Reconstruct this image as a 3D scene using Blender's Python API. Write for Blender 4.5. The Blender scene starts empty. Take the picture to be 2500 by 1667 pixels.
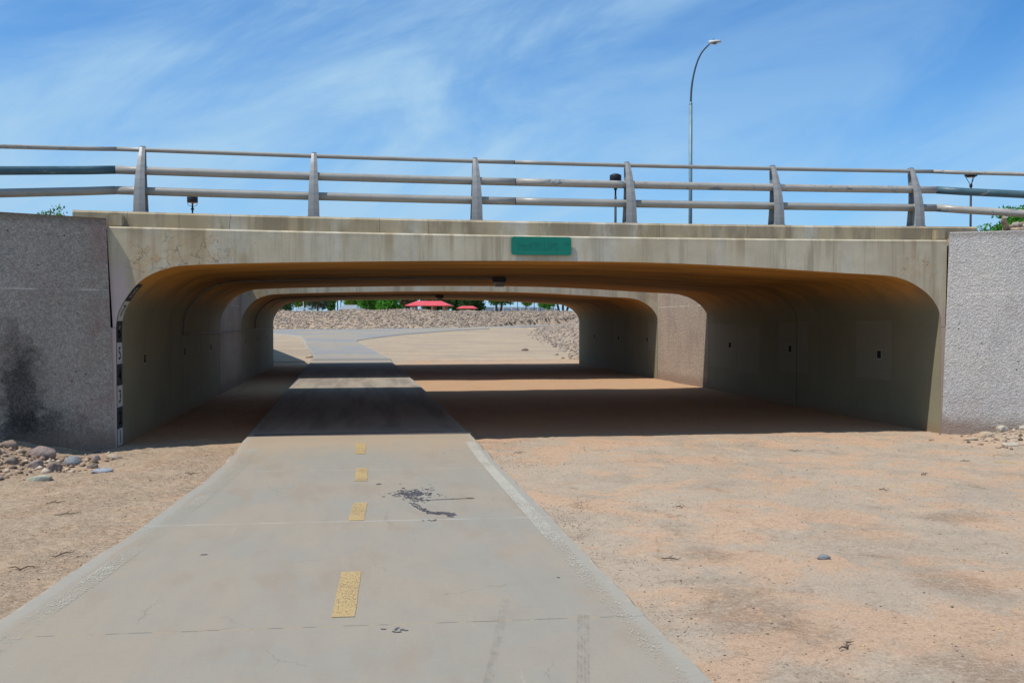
import bpy, bmesh, math, random
import numpy as np
from mathutils import Vector, Matrix
random.seed(7); R = math.radians
SC = bpy.context.scene; C = SC.collection

# ------------------------------------------------------------------ camera
cd = bpy.data.cameras.new('camera'); cam = bpy.data.objects.new('camera', cd); C.objects.link(cam)
cam.location = (0, 0, 1.75); cam.rotation_euler = (R(90 - 1.15), 0, R(-8.8))
cd.sensor_width = 36; cd.lens = 35.0; cd.clip_start = .05; cd.clip_end = 5000
SC.camera = cam
# ------------------------------------------------------------------ sun + sky
SUNV = Vector((-.50, -.15, 1.0)).normalized()          # direction towards the sun
sl = bpy.data.lights.new('sun', 'SUN'); sl.energy = 4.6; sl.angle = R(.53); sl.color = (1, .955, .88)
so = bpy.data.objects.new('sun', sl); C.objects.link(so)
so.rotation_euler = SUNV.to_track_quat('Z', 'Y').to_euler()
W = bpy.data.worlds.new('World'); SC.world = W; W.use_nodes = True
wn, wl = W.node_tree.nodes, W.node_tree.links
wn.clear()
def WN(t, **k):
    n = wn.new(t)
    for a, b in k.items(): setattr(n, a, b)
    return n
sky = WN('ShaderNodeTexSky', sky_type='NISHITA'); sky.sun_disc = False
sky.sun_elevation = math.asin(SUNV.z); sky.sun_rotation = math.atan2(SUNV.x, SUNV.y)
sky.air_density = 1.0; sky.dust_density = .35; sky.ozone_density = 2.2; sky.altitude = 400
tc = WN('ShaderNodeTexCoord')
sp = WN('ShaderNodeSeparateXYZ'); wl.new(tc.outputs['Generated'], sp.inputs[0])
def WM(op, a, b=None, c=None):
    n = WN('ShaderNodeMath', operation=op)
    for i, v in enumerate((a, b, c)):
        if v is None: continue
        if isinstance(v, (int, float)): n.inputs[i].default_value = v
        else: wl.new(v, n.inputs[i])
    return n.outputs[0]
def cloud(rot, sx, sz, scale, det, rough, dist, loc):
    m1 = WN('ShaderNodeMapping'); m1.inputs['Rotation'].default_value = (0, R(rot), 0); wl.new(tc.outputs['Generated'], m1.inputs[0])
    mp = WN('ShaderNodeMapping'); mp.inputs['Scale'].default_value = (sx, sx, sz); mp.inputs['Location'].default_value = loc
    wl.new(m1.outputs[0], mp.inputs[0])
    n = WN('ShaderNodeTexNoise'); n.inputs['Scale'].default_value = scale; n.inputs['Detail'].default_value = det
    n.inputs['Roughness'].default_value = rough; n.inputs['Distortion'].default_value = dist
    wl.new(mp.outputs[0], n.inputs['Vector']); return n.outputs[0]
def wmap(v, a, b, c=0., d=1.):
    n = WN('ShaderNodeMapRange'); n.interpolation_type = 'SMOOTHSTEP'
    wl.new(v, n.inputs[0])
    for i, x in enumerate((a, b, c, d)): n.inputs[i + 1].default_value = x
    return n.outputs[0]
big = wmap(cloud(17, .8, 2.4, 1.6, 4, .5, .5, (.3, .4, .6)), .38, .60)
mid = wmap(cloud(26, .7, 2.6, 3.6, 8, .60, .7, (3.1, 7.2, 1.2)), .33, .68)
fine = wmap(cloud(16, .6, 2.6, 10, 8, .66, .9, (5.1, 2.2, .3)), .33, .72)
leftw = wmap(sp.outputs[0], -.45, .35, .62, .10)
env = WM('MINIMUM', WM('ADD', WM('MULTIPLY', big, .85), leftw), 1.0)
cl = WM('MULTIPLY', env, WM('ADD', WM('MULTIPLY_ADD', mid, .36, .20), WM('MULTIPLY', fine, .13)))
cl = WM('ADD', cl, WM('MULTIPLY', mid, .30))
hz = wmap(sp.outputs[2], .05, .32, .36, 0.)
cl = WM('MINIMUM', WM('ADD', cl, hz), .90)
mx = WN('ShaderNodeMix', data_type='RGBA'); wl.new(cl, mx.inputs[0])
tint = WN('ShaderNodeMix', data_type='RGBA', blend_type='MULTIPLY'); tint.inputs[0].default_value = 1
wl.new(sky.outputs[0], tint.inputs[6]); tint.inputs[7].default_value = (.47, 1.05, 1.56, 1)
wl.new(tint.outputs[2], mx.inputs[6]); mx.inputs[7].default_value = (4.2, 6.6, 8.9, 1)
bg = WN('ShaderNodeBackground'); bg.inputs[1].default_value = .096
wl.new(mx.outputs[2], bg.inputs[0]); wo = WN('ShaderNodeOutputWorld'); wl.new(bg.outputs[0], wo.inputs[0])
SC.view_settings.view_transform = 'Standard'; SC.view_settings.look = 'None'; SC.view_settings.exposure = 0; SC.view_settings.gamma = 1
SC.render.engine = 'CYCLES'
SC.cycles.max_bounces = 6; SC.cycles.diffuse_bounces = 3; SC.cycles.transparent_max_bounces = 8
SC.cycles.sample_clamp_indirect = 4

# ------------------------------------------------------------------ node material helper
class M:
    def __init__(s, name, rough=.85, spec=.3):
        s.m = bpy.data.materials.new(name); s.m.use_nodes = True
        s.n, s.l = s.m.node_tree.nodes, s.m.node_tree.links
        s.b = s.n['Principled BSDF']; s.b.inputs['Roughness'].default_value = rough; s.b.inputs['Specular IOR Level'].default_value = spec
        s.tc = s.n.new('ShaderNodeTexCoord'); s.P = s.tc.outputs['Object']; s._xyz = None
    def put(s, sock, v):
        if isinstance(v, bpy.types.NodeSocket): s.l.new(v, sock)
        elif isinstance(v, (tuple, list)): sock.default_value = (*v, 1) if len(v) == 3 and sock.type == 'RGBA' else v
        else: sock.default_value = v
    def xyz(s):
        if s._xyz is None:
            g = s.n.new('ShaderNodeNewGeometry'); q = s.n.new('ShaderNodeSeparateXYZ'); s.l.new(g.outputs['Position'], q.inputs[0]); s._xyz = q.outputs
        return s._xyz
    def mapv(s, scale=(1, 1, 1), rot=(0, 0, 0), loc=(0, 0, 0), world=False):
        mp = s.n.new('ShaderNodeMapping'); mp.inputs['Scale'].default_value = scale; mp.inputs['Rotation'].default_value = rot; mp.inputs['Location'].default_value = loc
        s.l.new(s.P, mp.inputs[0]); return mp.outputs[0]
    def noise(s, scale, det=4, rough=.55, dist=0, vec=None, color=False):
        n = s.n.new('ShaderNodeTexNoise'); n.inputs['Scale'].default_value = scale; n.inputs['Detail'].default_value = det
        n.inputs['Roughness'].default_value = rough; n.inputs['Distortion'].default_value = dist
        s.l.new(vec if vec else s.P, n.inputs['Vector']); return n.outputs[1 if color else 0]
    def vor(s, scale, feat='F1', vec=None, out=0, rnd=1.0):
        n = s.n.new('ShaderNodeTexVoronoi'); n.feature = feat; n.inputs['Scale'].default_value = scale; n.inputs['Randomness'].default_value = rnd
        s.l.new(vec if vec else s.P, n.inputs['Vector']); return n.outputs[out]
    def mr(s, v, a, b, c=0., d=1., smooth=True):
        n = s.n.new('ShaderNodeMapRange'); n.interpolation_type = 'SMOOTHSTEP' if smooth else 'LINEAR'
        s.put(n.inputs[0], v)
        for i, x in enumerate((a, b, c, d)): n.inputs[i + 1].default_value = x
        return n.outputs[0]
    def math(s, op, a, b=None, c=None):
        n = s.n.new('ShaderNodeMath'); n.operation = op
        for i, v in enumerate((a, b, c)):
            if v is not None: s.put(n.inputs[i], v)
        return n.outputs[0]
    def mul(s, *a):
        r = a[0]
        for x in a[1:]: r = s.math('MULTIPLY', r, x)
        return r
    def mix(s, f, a, b, mode='MIX'):
        n = s.n.new('ShaderNodeMix'); n.data_type = 'RGBA'; n.blend_type = mode
        s.put(n.inputs[0], f); s.put(n.inputs[6], a); s.put(n.inputs[7], b); return n.outputs[2]
    def warp(s, amt, scale, vec=None):
        nz = s.noise(scale, 3, .6, 0, vec, True)
        v = s.n.new('ShaderNodeVectorMath'); v.operation = 'MULTIPLY_ADD'
        s.l.new(nz, v.inputs[0]); v.inputs[1].default_value = (amt,) * 3; s.l.new(vec if vec else s.P, v.inputs[2]); return v.outputs[0]
    def bump(s, h, strength=.5, dist=.01, prev=None):
        n = s.n.new('ShaderNodeBump'); n.inputs['Strength'].default_value = strength; n.inputs['Distance'].default_value = dist
        s.put(n.inputs['Height'], h)
        if prev: s.l.new(prev, n.inputs['Normal'])
        return n.outputs[0]
    def band(s, v, c, w, soft):          # 1 inside |v-c|<w
        return s.mr(s.math('ABSOLUTE', s.math('SUBTRACT', v, c)), w, w + soft, 1., 0.)
    def done(s, col=None, nrm=None, rough=None, alpha=None):
        if col is not None: s.put(s.b.inputs['Base Color'], col)
        if nrm is not None: s.l.new(nrm, s.b.inputs['Normal'])
        if rough is not None: s.put(s.b.inputs['Roughness'], rough)
        if alpha is not None: s.put(s.b.inputs['Alpha'], alpha)
        return s.m

def simple(name, col, rough=.6, metal=0., var=.15, vs=6., bump=0., bs=60.):
    m = M(name, rough); n = m.noise(vs, 5, .6)
    c = m.mix(m.mr(n, .3, .7), tuple(x * (1 - var) for x in col), tuple(min(1, x * (1 + var)) for x in col))
    m.b.inputs['Metallic'].default_value = metal
    return m.done(c, m.bump(m.noise(bs, 3), bump, .01) if bump else None)

Y0, Y1, Y2, Y3 = 14.42, 24.9, 29.35, 40.3           # faces of the two bridges
# ---- concrete of the bridge faces
def concrete(name, base, warm, kind):
    m = M(name, .9, .2); X, Y, Z = m.xyz()
    big = m.noise(.55, 5, .6); med = m.noise(2.6, 6, .65); strk = m.noise(1, 5, .7, 0, m.mapv((3.2, 3.2, .22))); fine = m.noise(38, 5, .7)
    c = m.mix(m.mr(big, .36, .66), base, warm)
    c = m.mix(m.mr(strk, .48, .66, 0, .80), c, tuple(x * .60 for x in warm))
    c = m.mix(m.mr(m.noise(1, 5, .65, 0, m.mapv((1.4, 1.4, .35), loc=(5, 3, 1))), .52, .66, 0, .55), c, (.60, .59, .53))
    c = m.mix(m.mr(med, .34, .68, .0, .42), c, tuple(x * .60 for x in base))
    c = m.mix(m.mr(fine, .25, .75, .0, .26), c, tuple(x * .55 for x in base))
    wv = m.warp(.25, 2.2)
    cr = m.math('MINIMUM', m.mr(m.vor(.9, 'DISTANCE_TO_EDGE', m.warp(.35, 3.)), .0, .010, 1, 0), 1.)
    if kind == 'fascia':
        # patches of old crazing and rust at both ends of the beam
        for cx, cz, rx, rz in ((-2.35, 2.72, .95, .30), (8.62, 2.60, .42, .26), (-2.9, 2.45, .35, .3)):
            d = m.math('SQRT', m.math('ADD', m.math('POWER', m.math('DIVIDE', m.math('SUBTRACT', X, cx), rx), 2), m.math('POWER', m.math('DIVIDE', m.math('SUBTRACT', Z, cz), rz), 2)))
            pm = m.mr(m.math('ADD', d, m.math('MULTIPLY_ADD', med, 1.4, -.7)), .55, 1.15, 1, 0)
            c = m.mix(m.mul(pm, m.mr(m.noise(7, 5, .7), .42, .68), .48), c, (.44, .28, .14))
            cz_ = m.mr(m.vor(5.5, 'DISTANCE_TO_EDGE', m.warp(.22, 6.)), .0, .028, 1, 0)
            c = m.mix(m.mul(pm, cz_, m.mr(m.noise(3.3, 3), .42, .52), .8), c, (.13, .09, .06))
        pk = m.mr(m.math('ADD', X, m.math('MULTIPLY_ADD', med, .16, -.08)), -3.16, -3.10, 1, 0)
        c = m.mix(m.mul(pk, m.mr(Z, 2.25, 2.75, 1, 0), .8), c, (.50, .37, .35))
        pk2 = m.mr(X, 9.0, 9.06, 0, 1)
        c = m.mix(m.mul(pk2, m.mr(Z, 1.7, 2.2, 1, 0), .7), c, (.42, .30, .27))
        drip = m.mul(m.mr(m.noise(1, 3, .6, 0, m.mapv((3.4, 1, .05), loc=(1, 0, 0))), .57, .68), m.mr(Z, 2.60, 3.0, .35, 1))
        c = m.mix(m.mul(drip, .55), c, (.25, .17, .09))
        edge = m.mr(Z, 2.92, 3.02, 0, .35)
        c = m.mix(m.mul(edge, m.mr(m.noise(4, 5), .35, .65)), c, (.24, .20, .14))
    if kind == 'parapet':
        vx = m.noise(1, 2, .5, 0, m.mapv((1.6, 1, .5)))
        cell = m.math('ABSOLUTE', m.math('SUBTRACT', m.math('FRACT', m.math('ADD', m.math('MULTIPLY', X, 1.43), m.math('MULTIPLY', m.noise(5, 4, .6), .10))), .5))
        c = m.mix(m.mul(m.mr(cell, .0, .010, 1, 0), m.mr(vx, .40, .50)), c, (.12, .09, .065))
        c = m.mix(m.mr(m.noise(1, 4, .7, 0, m.mapv((2.4, 2, .8), loc=(4, 4, 4))), .45, .64, 0, .75), c, (.235, .185, .125))
    c = m.mix(m.mul(m.mr(m.vor(26, 'F1'), .0, .10, 1, 0), m.mr(m.noise(2, 2), .56, .66)), c, (.12, .10, .08))
    n = m.bump(m.noise(70, 5, .7), .35, .004); n = m.bump(strk, .12, .02, n)
    return m.done(c, n)
MAT = {}
MAT['fascia'] = concrete('fascia_concrete', (.60, .53, .395), (.52, .425, .28), 'fascia')
MAT['parapet'] = concrete('parapet_concrete', (.47, .395, .27), (.39, .305, .185), 'parapet')
MAT['wallcon'] = concrete('plain_concrete', (.38, .36, .31), (.33, .29, .23), 'plain')

def barrel_mat():
    m = M('barrel_concrete', .82, .25); X, Y, Z = m.xyz()
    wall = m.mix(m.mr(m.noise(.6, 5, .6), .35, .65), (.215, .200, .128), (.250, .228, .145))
    roof = m.mix(m.mr(m.noise(1, 5, .65, 0, m.mapv((.30, 1.3, 1))), .35, .68), (.68, .31, .045), (.34, .160, .03))  # ceiling: warm light bounced off the sand is painted in as orange
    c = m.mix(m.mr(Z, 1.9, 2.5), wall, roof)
    # board marks, streaks, lighter repainted panels
    c = m.mix(m.mr(m.noise(1, 4, .6, 0, m.mapv((2, 2.4, .10))), .55, .75, 0, .22), c, (.10, .095, .075))
    pv = m.n.new('ShaderNodeTexBrick'); 
    m.l.new(m.mapv((1, 1, 1)), pv.inputs[0])
    for y0, y1, z0, z1 in ((15.9, 17.1, .75, 1.75), (19.1, 20.5, .7, 1.72), (21.6, 22.9, .55, 1.6), (23.0, 24.9, .62, 1.68), (29.55, 30.4, .85, 1.7)):
        mk = m.mul(m.band(Y, (y0 + y1) / 2, (y1 - y0) / 2, .03), m.band(Z, (z0 + z1) / 2, (z1 - z0) / 2, .03), m.mr(X, 8.8, 8.9))
        c = m.mix(m.mul(mk, .26), c, (.34, .33, .28))
    st = m.mul(m.mr(m.math('ADD', Z, m.math('MULTIPLY', m.noise(2.2, 4), .16)), .10, .30, 1, 0), .8)
    c = m.mix(st, c, (.24, .165, .10))
    crk = m.mul(m.mr(m.noise(1, 3, .6, .4, m.mapv((.30, 9.0, 1), loc=(0, .3, 0))), .665, .69), m.mr(Z, 2.42, 2.5))
    c = m.mix(m.mul(crk, .85), c, (.07, .035, .02))
    for yy in (Y0 + 5.2, Y1 - .02, Y2 + .02, Y2 + 5.6): c = m.mix(m.mul(m.band(Y, yy, .012, .012), .6), c, (.05, .045, .035))
    for hy in (16.3, 19.95, 23.4, 30.5, 34.0, 37.6): c = m.mix(m.mul(m.band(Y, hy, .085, .012), m.band(Z, 1.17, .085, .012), .45), c, (.40, .37, .28))
    c = m.mix(m.mr(m.noise(30, 4, .7), .3, .8, 0, .25), c, (.12, .11, .09))
    return m.done(c, m.bump(m.noise(55, 4, .7), .3, .004))
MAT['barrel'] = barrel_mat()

def aggregate(name, c1, c2, tint, soot=False, scale=30., dark=.5, strength=1.0):
    m = M(name, .92, .15); X, Y, Z = m.xyz()
    f = m.noise(scale, 6, .78, .2); g = m.noise(scale * .38, 5, .72, .4, m.mapv((1, 1, 1.25), loc=(2, 5, 1)))
    v = m.vor(scale * .8, 'F1', m.warp(.03, 20.)); h = m.math('ADD', m.math('ADD', f, m.math('MULTIPLY', g, .8)), m.mr(v, .05, .7, .35, 0))
    c = m.mix(m.mr(m.noise(.7, 5, .65), .35, .65), c1, c2)
    c = m.mix(m.mul(m.mr(m.noise(.9, 5, .7, 0, m.mapv(loc=(7, 1, 3))), .50, .66), .7), c, tint)
    c = m.mix(m.mul(m.mr(m.noise(1, 5, .7, 0, m.mapv((1.6, 1.6, .25), loc=(4, 2, 3))), .52, .70), .28), c, tuple(x * .5 for x in c1))
    c = m.mix(m.mr(f, .42, .60, dark, 0), c, tuple(x * .30 for x in c1))
    c = m.mix(m.mr(g, .40, .54, dark * .7, 0), c, tuple(x * .38 for x in c1))
    c = m.mix(m.mr(f, .58, .72, 0, .35), c, (.80, .76, .70))
    pit = m.mul(m.mr(m.vor(7, 'F1'), .06, .13, 1, 0), m.mr(m.noise(1.5, 3), .5, .6))
    c = m.mix(m.mul(pit, .8), c, (.03, .026, .024))
    if soot:
        for cx, cz, rx, rz, k in ((-4.34, .75, .26, .72, .92), (-4.22, .25, .62, .40, .85), (-4.45, 1.30, .26, .6, .5)):
            d = m.math('SQRT', m.math('ADD', m.math('POWER', m.math('DIVIDE', m.math('SUBTRACT', X, cx), rx), 2), m.math('POWER', m.math('DIVIDE', m.math('SUBTRACT', Z, cz), rz), 2)))
            c = m.mix(m.mul(m.mr(m.math('ADD', d, m.math('MULTIPLY_ADD', m.noise(5, 7, .75), 1.9, -.95)), .35, 1.25, 1, 0), k, m.mr(f, .30, .52, 1, .70)), c, (.014, .014, .016))
        red = m.mul(m.mr(X, -3.75, -3.42), m.mr(m.noise(1.1, 5, .7, 0, m.mapv(loc=(1, 1, 9))), .40, .58))
        c = m.mix(m.mul(red, .5), c, (.33, .17, .155))
    c = m.mix(m.mul(m.band(Z, 2.18, .006, .006), m.mr(m.noise(2, 3), .4, .55), .6), c, (.78, .72, .64))
    st = m.mr(m.math('ADD', Z, m.math('MULTIPLY', m.noise(3, 4), .3)), .22, .52, .75, 0)
    c = m.mix(st, c, (.25, .17, .125))
    c = m.mix(m.mr(Z, 3.0, 3.14, 0, .5), c, (.16, .13, .105))
    n = m.bump(h, strength, .022); n = m.bump(m.noise(4, 4), .3, .03, n)
    return m.done(c, n)
MAT['aggL'] = aggregate('shaded_aggregate', (.52, .46, .39), (.59, .525, .445), (.55, .43, .37), True, 46, .55, 1.0)  # darker copy for the left wing, some of its shade is in the colour
MAT['aggR'] = aggregate('sunlit_aggregate', (.68, .64, .59), (.60, .585, .565), (.56, .50, .48), False, 44, .38, .9)  # paler copy for the right wing, some of the sunlight is in the colour
MAT['aggM'] = aggregate('median_aggregate', (.46, .36, .28), (.52, .41, .32), (.40, .30, .25), False, 40, .5)

MAT['holedark'] = simple('dark_recess', (.035, .032, .028), .95)  # paints the shade inside the weep holes
# ------------------------------------------------------------------ mesh helpers
def link(o, parent=None):
    C.objects.link(o)
    if parent is not None: o.parent = parent
    return o
def obj(name, bm_or_data, mats, parent=None, smooth=False):
    if isinstance(bm_or_data, bmesh.types.BMesh):
        me = bpy.data.meshes.new(name); bm_or_data.normal_update(); bm_or_data.to_mesh(me); bm_or_data.free()
    else:
        v, f = bm_or_data; me = bpy.data.meshes.new(name); me.from_pydata([tuple(x) for x in v], [], [tuple(x) for x in f]); me.update()
    for m_ in (mats if isinstance(mats, (list, tuple)) else [mats]): me.materials.append(m_)
    if smooth: me.polygons.foreach_set('use_smooth', [True] * len(me.polygons))
    return link(bpy.data.objects.new(name, me), parent)
def tag(o, label, cat, group=None):
    o['label'] = label; o['category'] = cat
    if group: o['group'] = group
    return o
def struct(o): o['kind'] = 'structure'; return o
def thing(name, label, cat, loc=(0, 0, 0), rz=0, group=None):
    o = bpy.data.objects.new(name, None); C.objects.link(o); o.location = loc; o.rotation_euler = (0, 0, rz); o.empty_display_size = .1
    return tag(o, label, cat, group)
def box(bm, c, s, rot=None, bev=0, mi=0):
    r = bmesh.ops.create_cube(bm, size=1, matrix=Matrix.Translation(c) @ (rot if rot else Matrix.Identity(4)) @ Matrix.Diagonal((*s, 1)))
    if bev:
        es = list({e for v in r['verts'] for e in v.link_edges}); bmesh.ops.bevel(bm, geom=es, offset=bev, segments=2, affect='EDGES')
    return bm
def tube(bm, pts, rad, seg=14, cap=True):
    pts = [Vector(p) for p in pts]; n = len(pts); rad = rad if isinstance(rad, (list, tuple)) else [rad] * n
    rings = []; up = None
    for i, p in enumerate(pts):
        d = (pts[min(i + 1, n - 1)] - pts[max(i - 1, 0)]).normalized()
        if up is None:
            up = Vector((0, 0, 1)) if abs(d.z) < .9 else Vector((0, 1, 0))
        a = d.cross(up).normalized(); b = a.cross(d).normalized(); up = b
        rings.append([bm.verts.new(p + (a * math.cos(t) + b * math.sin(t)) * rad[i]) for t in [2 * math.pi * k / seg for k in range(seg)]])
    for i in range(n - 1):
        for k in range(seg):
            f = bm.faces.new((rings[i][k], rings[i][(k + 1) % seg], rings[i + 1][(k + 1) % seg], rings[i + 1][k])); f.smooth = True
    if cap:
        bm.faces.new(rings[0][::-1]); bm.faces.new(rings[-1])
    return bm
def lathe(bm, prof, c=(0, 0, 0), seg=24, mi=0):
    rings = []
    for r, z in prof:
        rings.append([bm.verts.new((c[0] + max(r, 1e-4) * math.cos(2 * math.pi * k / seg), c[1] + max(r, 1e-4) * math.sin(2 * math.pi * k / seg), c[2] + z)) for k in range(seg)])
    for i in range(len(prof) - 1):
        for k in range(seg):
            f = bm.faces.new((rings[i][k], rings[i][(k + 1) % seg], rings[i + 1][(k + 1) % seg], rings[i + 1][k])); f.smooth = True; f.material_index = mi
    return bm
def vn(x, y, seed=0):                      # value noise
    x = np.asarray(x, float); y = np.asarray(y, float)
    xi = np.floor(x).astype(np.int64); yi = np.floor(y).astype(np.int64); fx = x - xi; fy = y - yi
    def h(a, b):
        n = (a * 374761393 + b * 668265263 + seed * 974634777) & 0xffffffff
        n = ((n ^ (n >> 13)) * 1274126177) & 0xffffffff
        return ((n ^ (n >> 16)) & 0xffff) / 65535.
    u = fx * fx * (3 - 2 * fx); v = fy * fy * (3 - 2 * fy)
    return (h(xi, yi) * (1 - u) + h(xi + 1, yi) * u) * (1 - v) + (h(xi, yi + 1) * (1 - u) + h(xi + 1, yi + 1) * u) * v - .5
def fbm(x, y, o=4, seed=0, g=.5):
    s = 0; a = 1.
    for i in range(o): s = s + a * vn(x * 2 ** i, y * 2 ** i, seed + i * 17); a *= g
    return s
def sst(a, b, x): t = np.clip((x - a) / (b - a), 0, 1); return t * t * (3 - 2 * t)

# ------------------------------------------------------------------ layout constants
XL, XR = -3.30, 9.05
def D(x): return .0009 * (x - 4.3) ** 2
def yWL(x): return 14.38 + (x + 3.36) * .534
def yWR(x): return 14.38 - (x - 9.10) * .534
L_pts = [(-20, 2.3), (2, 2.35), (4, 2.28), (6.2, 2.08), (7.1, 1.98), (8.8, 1.82), (11.2, 1.66), (13.6, 1.60), (14.6, 1.64), (25, 1.78), (41, 1.98), (45.5, 2.0), (51, 2.4), (58, 3.0), (64, 3.4), (69.5, 3.9), (73, 4.8), (75.8, 6.4), (76.3, 30), (83.2, 30), (84, 7), (86, -2), (89.5, -9), (97, -17), (104, -30)]
R_pts = [(-20, 1.7), (2, 1.70), (14, 1.70), (25, 1.66), (41, 1.45), (45.5, 1.4), (52, .8), (57.6, .3), (61, 0), (63.5, 0), (66.5, .8), (73.4, 3.2), (82.7, 8.3), (93, 17), (97, 21), (104, 31)]
def PL(y): return -np.interp(y, [p[0] for p in L_pts], [p[1] for p in L_pts])
def PR(y): return np.interp(y, [p[0] for p in R_pts], [p[1] for p in R_pts])
def base(y): return np.where(y < 42, 0, (np.minimum(y, 110) - 42) * .0243)
def pathz(y): return base(y) + np.interp(y, [0, 12.3, 14.1, 41, 42.80, 42.84, 46], [.025, .025, .085, .085, .085, .140, .06])  # small step past the far exit is added to imitate a shadow line
def bank_toe(x): return 88 + np.maximum(0, x - 5) * .5 + 1.2 * vn(x * .13, x * 0, 3)
def gz(x, y, detail=True):
    x = np.asarray(x, float); y = np.asarray(y, float)
    b = base(y) + 0 * x
    t = bank_toe(x); bt = base(t)
    bank = np.where(y > t, np.minimum(bt + (y - t) * .235, 2.76), b)
    back = t + 8
    bank = np.where(y > back + 3, 2.76 - .14 * sst(3, 20, y - back), bank)
    z = np.maximum(np.minimum(b, 2.76), bank); z = np.where(y > back + 3, bank, z)
    # side slope right of the far exit
    xt = np.interp(y, [41, 50, 60, 76, 92, 100], [9.6, 11.4, 12.2, 14.3, 18, 22])
    sl_ = base(y) + (x - xt) * .33
    z = np.where((y > 40.6) & (x > xt), np.minimum(np.maximum(z, sl_), 2.95), z)
    # left of the far exit: retained by the rear wing wall
    xl = np.interp(y, [41, 57], [-3.55, -6.75])
    hl = np.where(y < 57, 3.02, 3.02 - (y - 57) * .25 - 0 * x)
    z = np.where((y > 40.6) & (y < 66) & (x < xl), np.maximum(z, hl), z)
    H = 3.06
    z = np.where((x < XL - .2) & (y > yWL(x) + .2) & (y <= 40.6), np.where(x < -11.5, np.clip(3.06 - (-11.5 - x) * .3, 0, H), H), z)
    z = np.where((x > XR + .2) & (y > yWR(x) + .2) & (y <= 40.6), np.where(x > 17.5, np.clip(3.06 - (x - 17.5) * .3, 0, H), H), z)
    # silt mounds at the foot of the front wing walls
    ml = .27 * sst(.15, 1.5, -3.35 - x) * sst(3.0, .4, yWL(x) - y) * (y <= yWL(x) + .18)
    mr_ = .16 * sst(.1, 1.5, x - 9.15) * sst(3.2, .3, yWR(x) - y) * (y <= yWR(x) + .18)
    z = z + ml + mr_
    if detail:
        near = sst(60, 20, y) * (z < 1.2)
        rough = .35 + .9 * sst(-.05, .25, fbm(x * .5, y * .5, 3, 9)) + .8 * (x < -1.5)
        z = z + near * (.030 * fbm(x * .55, y * .55, 4, 1) + .014 * rough * fbm(x * 3.1, y * 3.1, 4, 5) + .009 * rough * fbm(x * 11, y * 11, 3, 8, .6))
        z = z + np.where(near > 0, -.012, 0)
        z = z + np.where((z > 1.) & (y > 60), .25 * fbm(x * .35, y * .35, 3, 4), 0) * (y > 86)
    z = z + np.where((y > 42.2) & (y < 60) & (z < 1.2), .065 * sst(42.80, 42.84, y + .05 * vn(x * 1.5, x * 0, 61)) * sst(60, 50, y), 0)  # added ground lip, shaped to stand in for a thin shadow line
    # lower under and beside the concrete path
    d = np.minimum(x - PL(y), PR(y) - x)
    z = np.where(d > .07, pathz(y) - .14, z)
    return z

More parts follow.
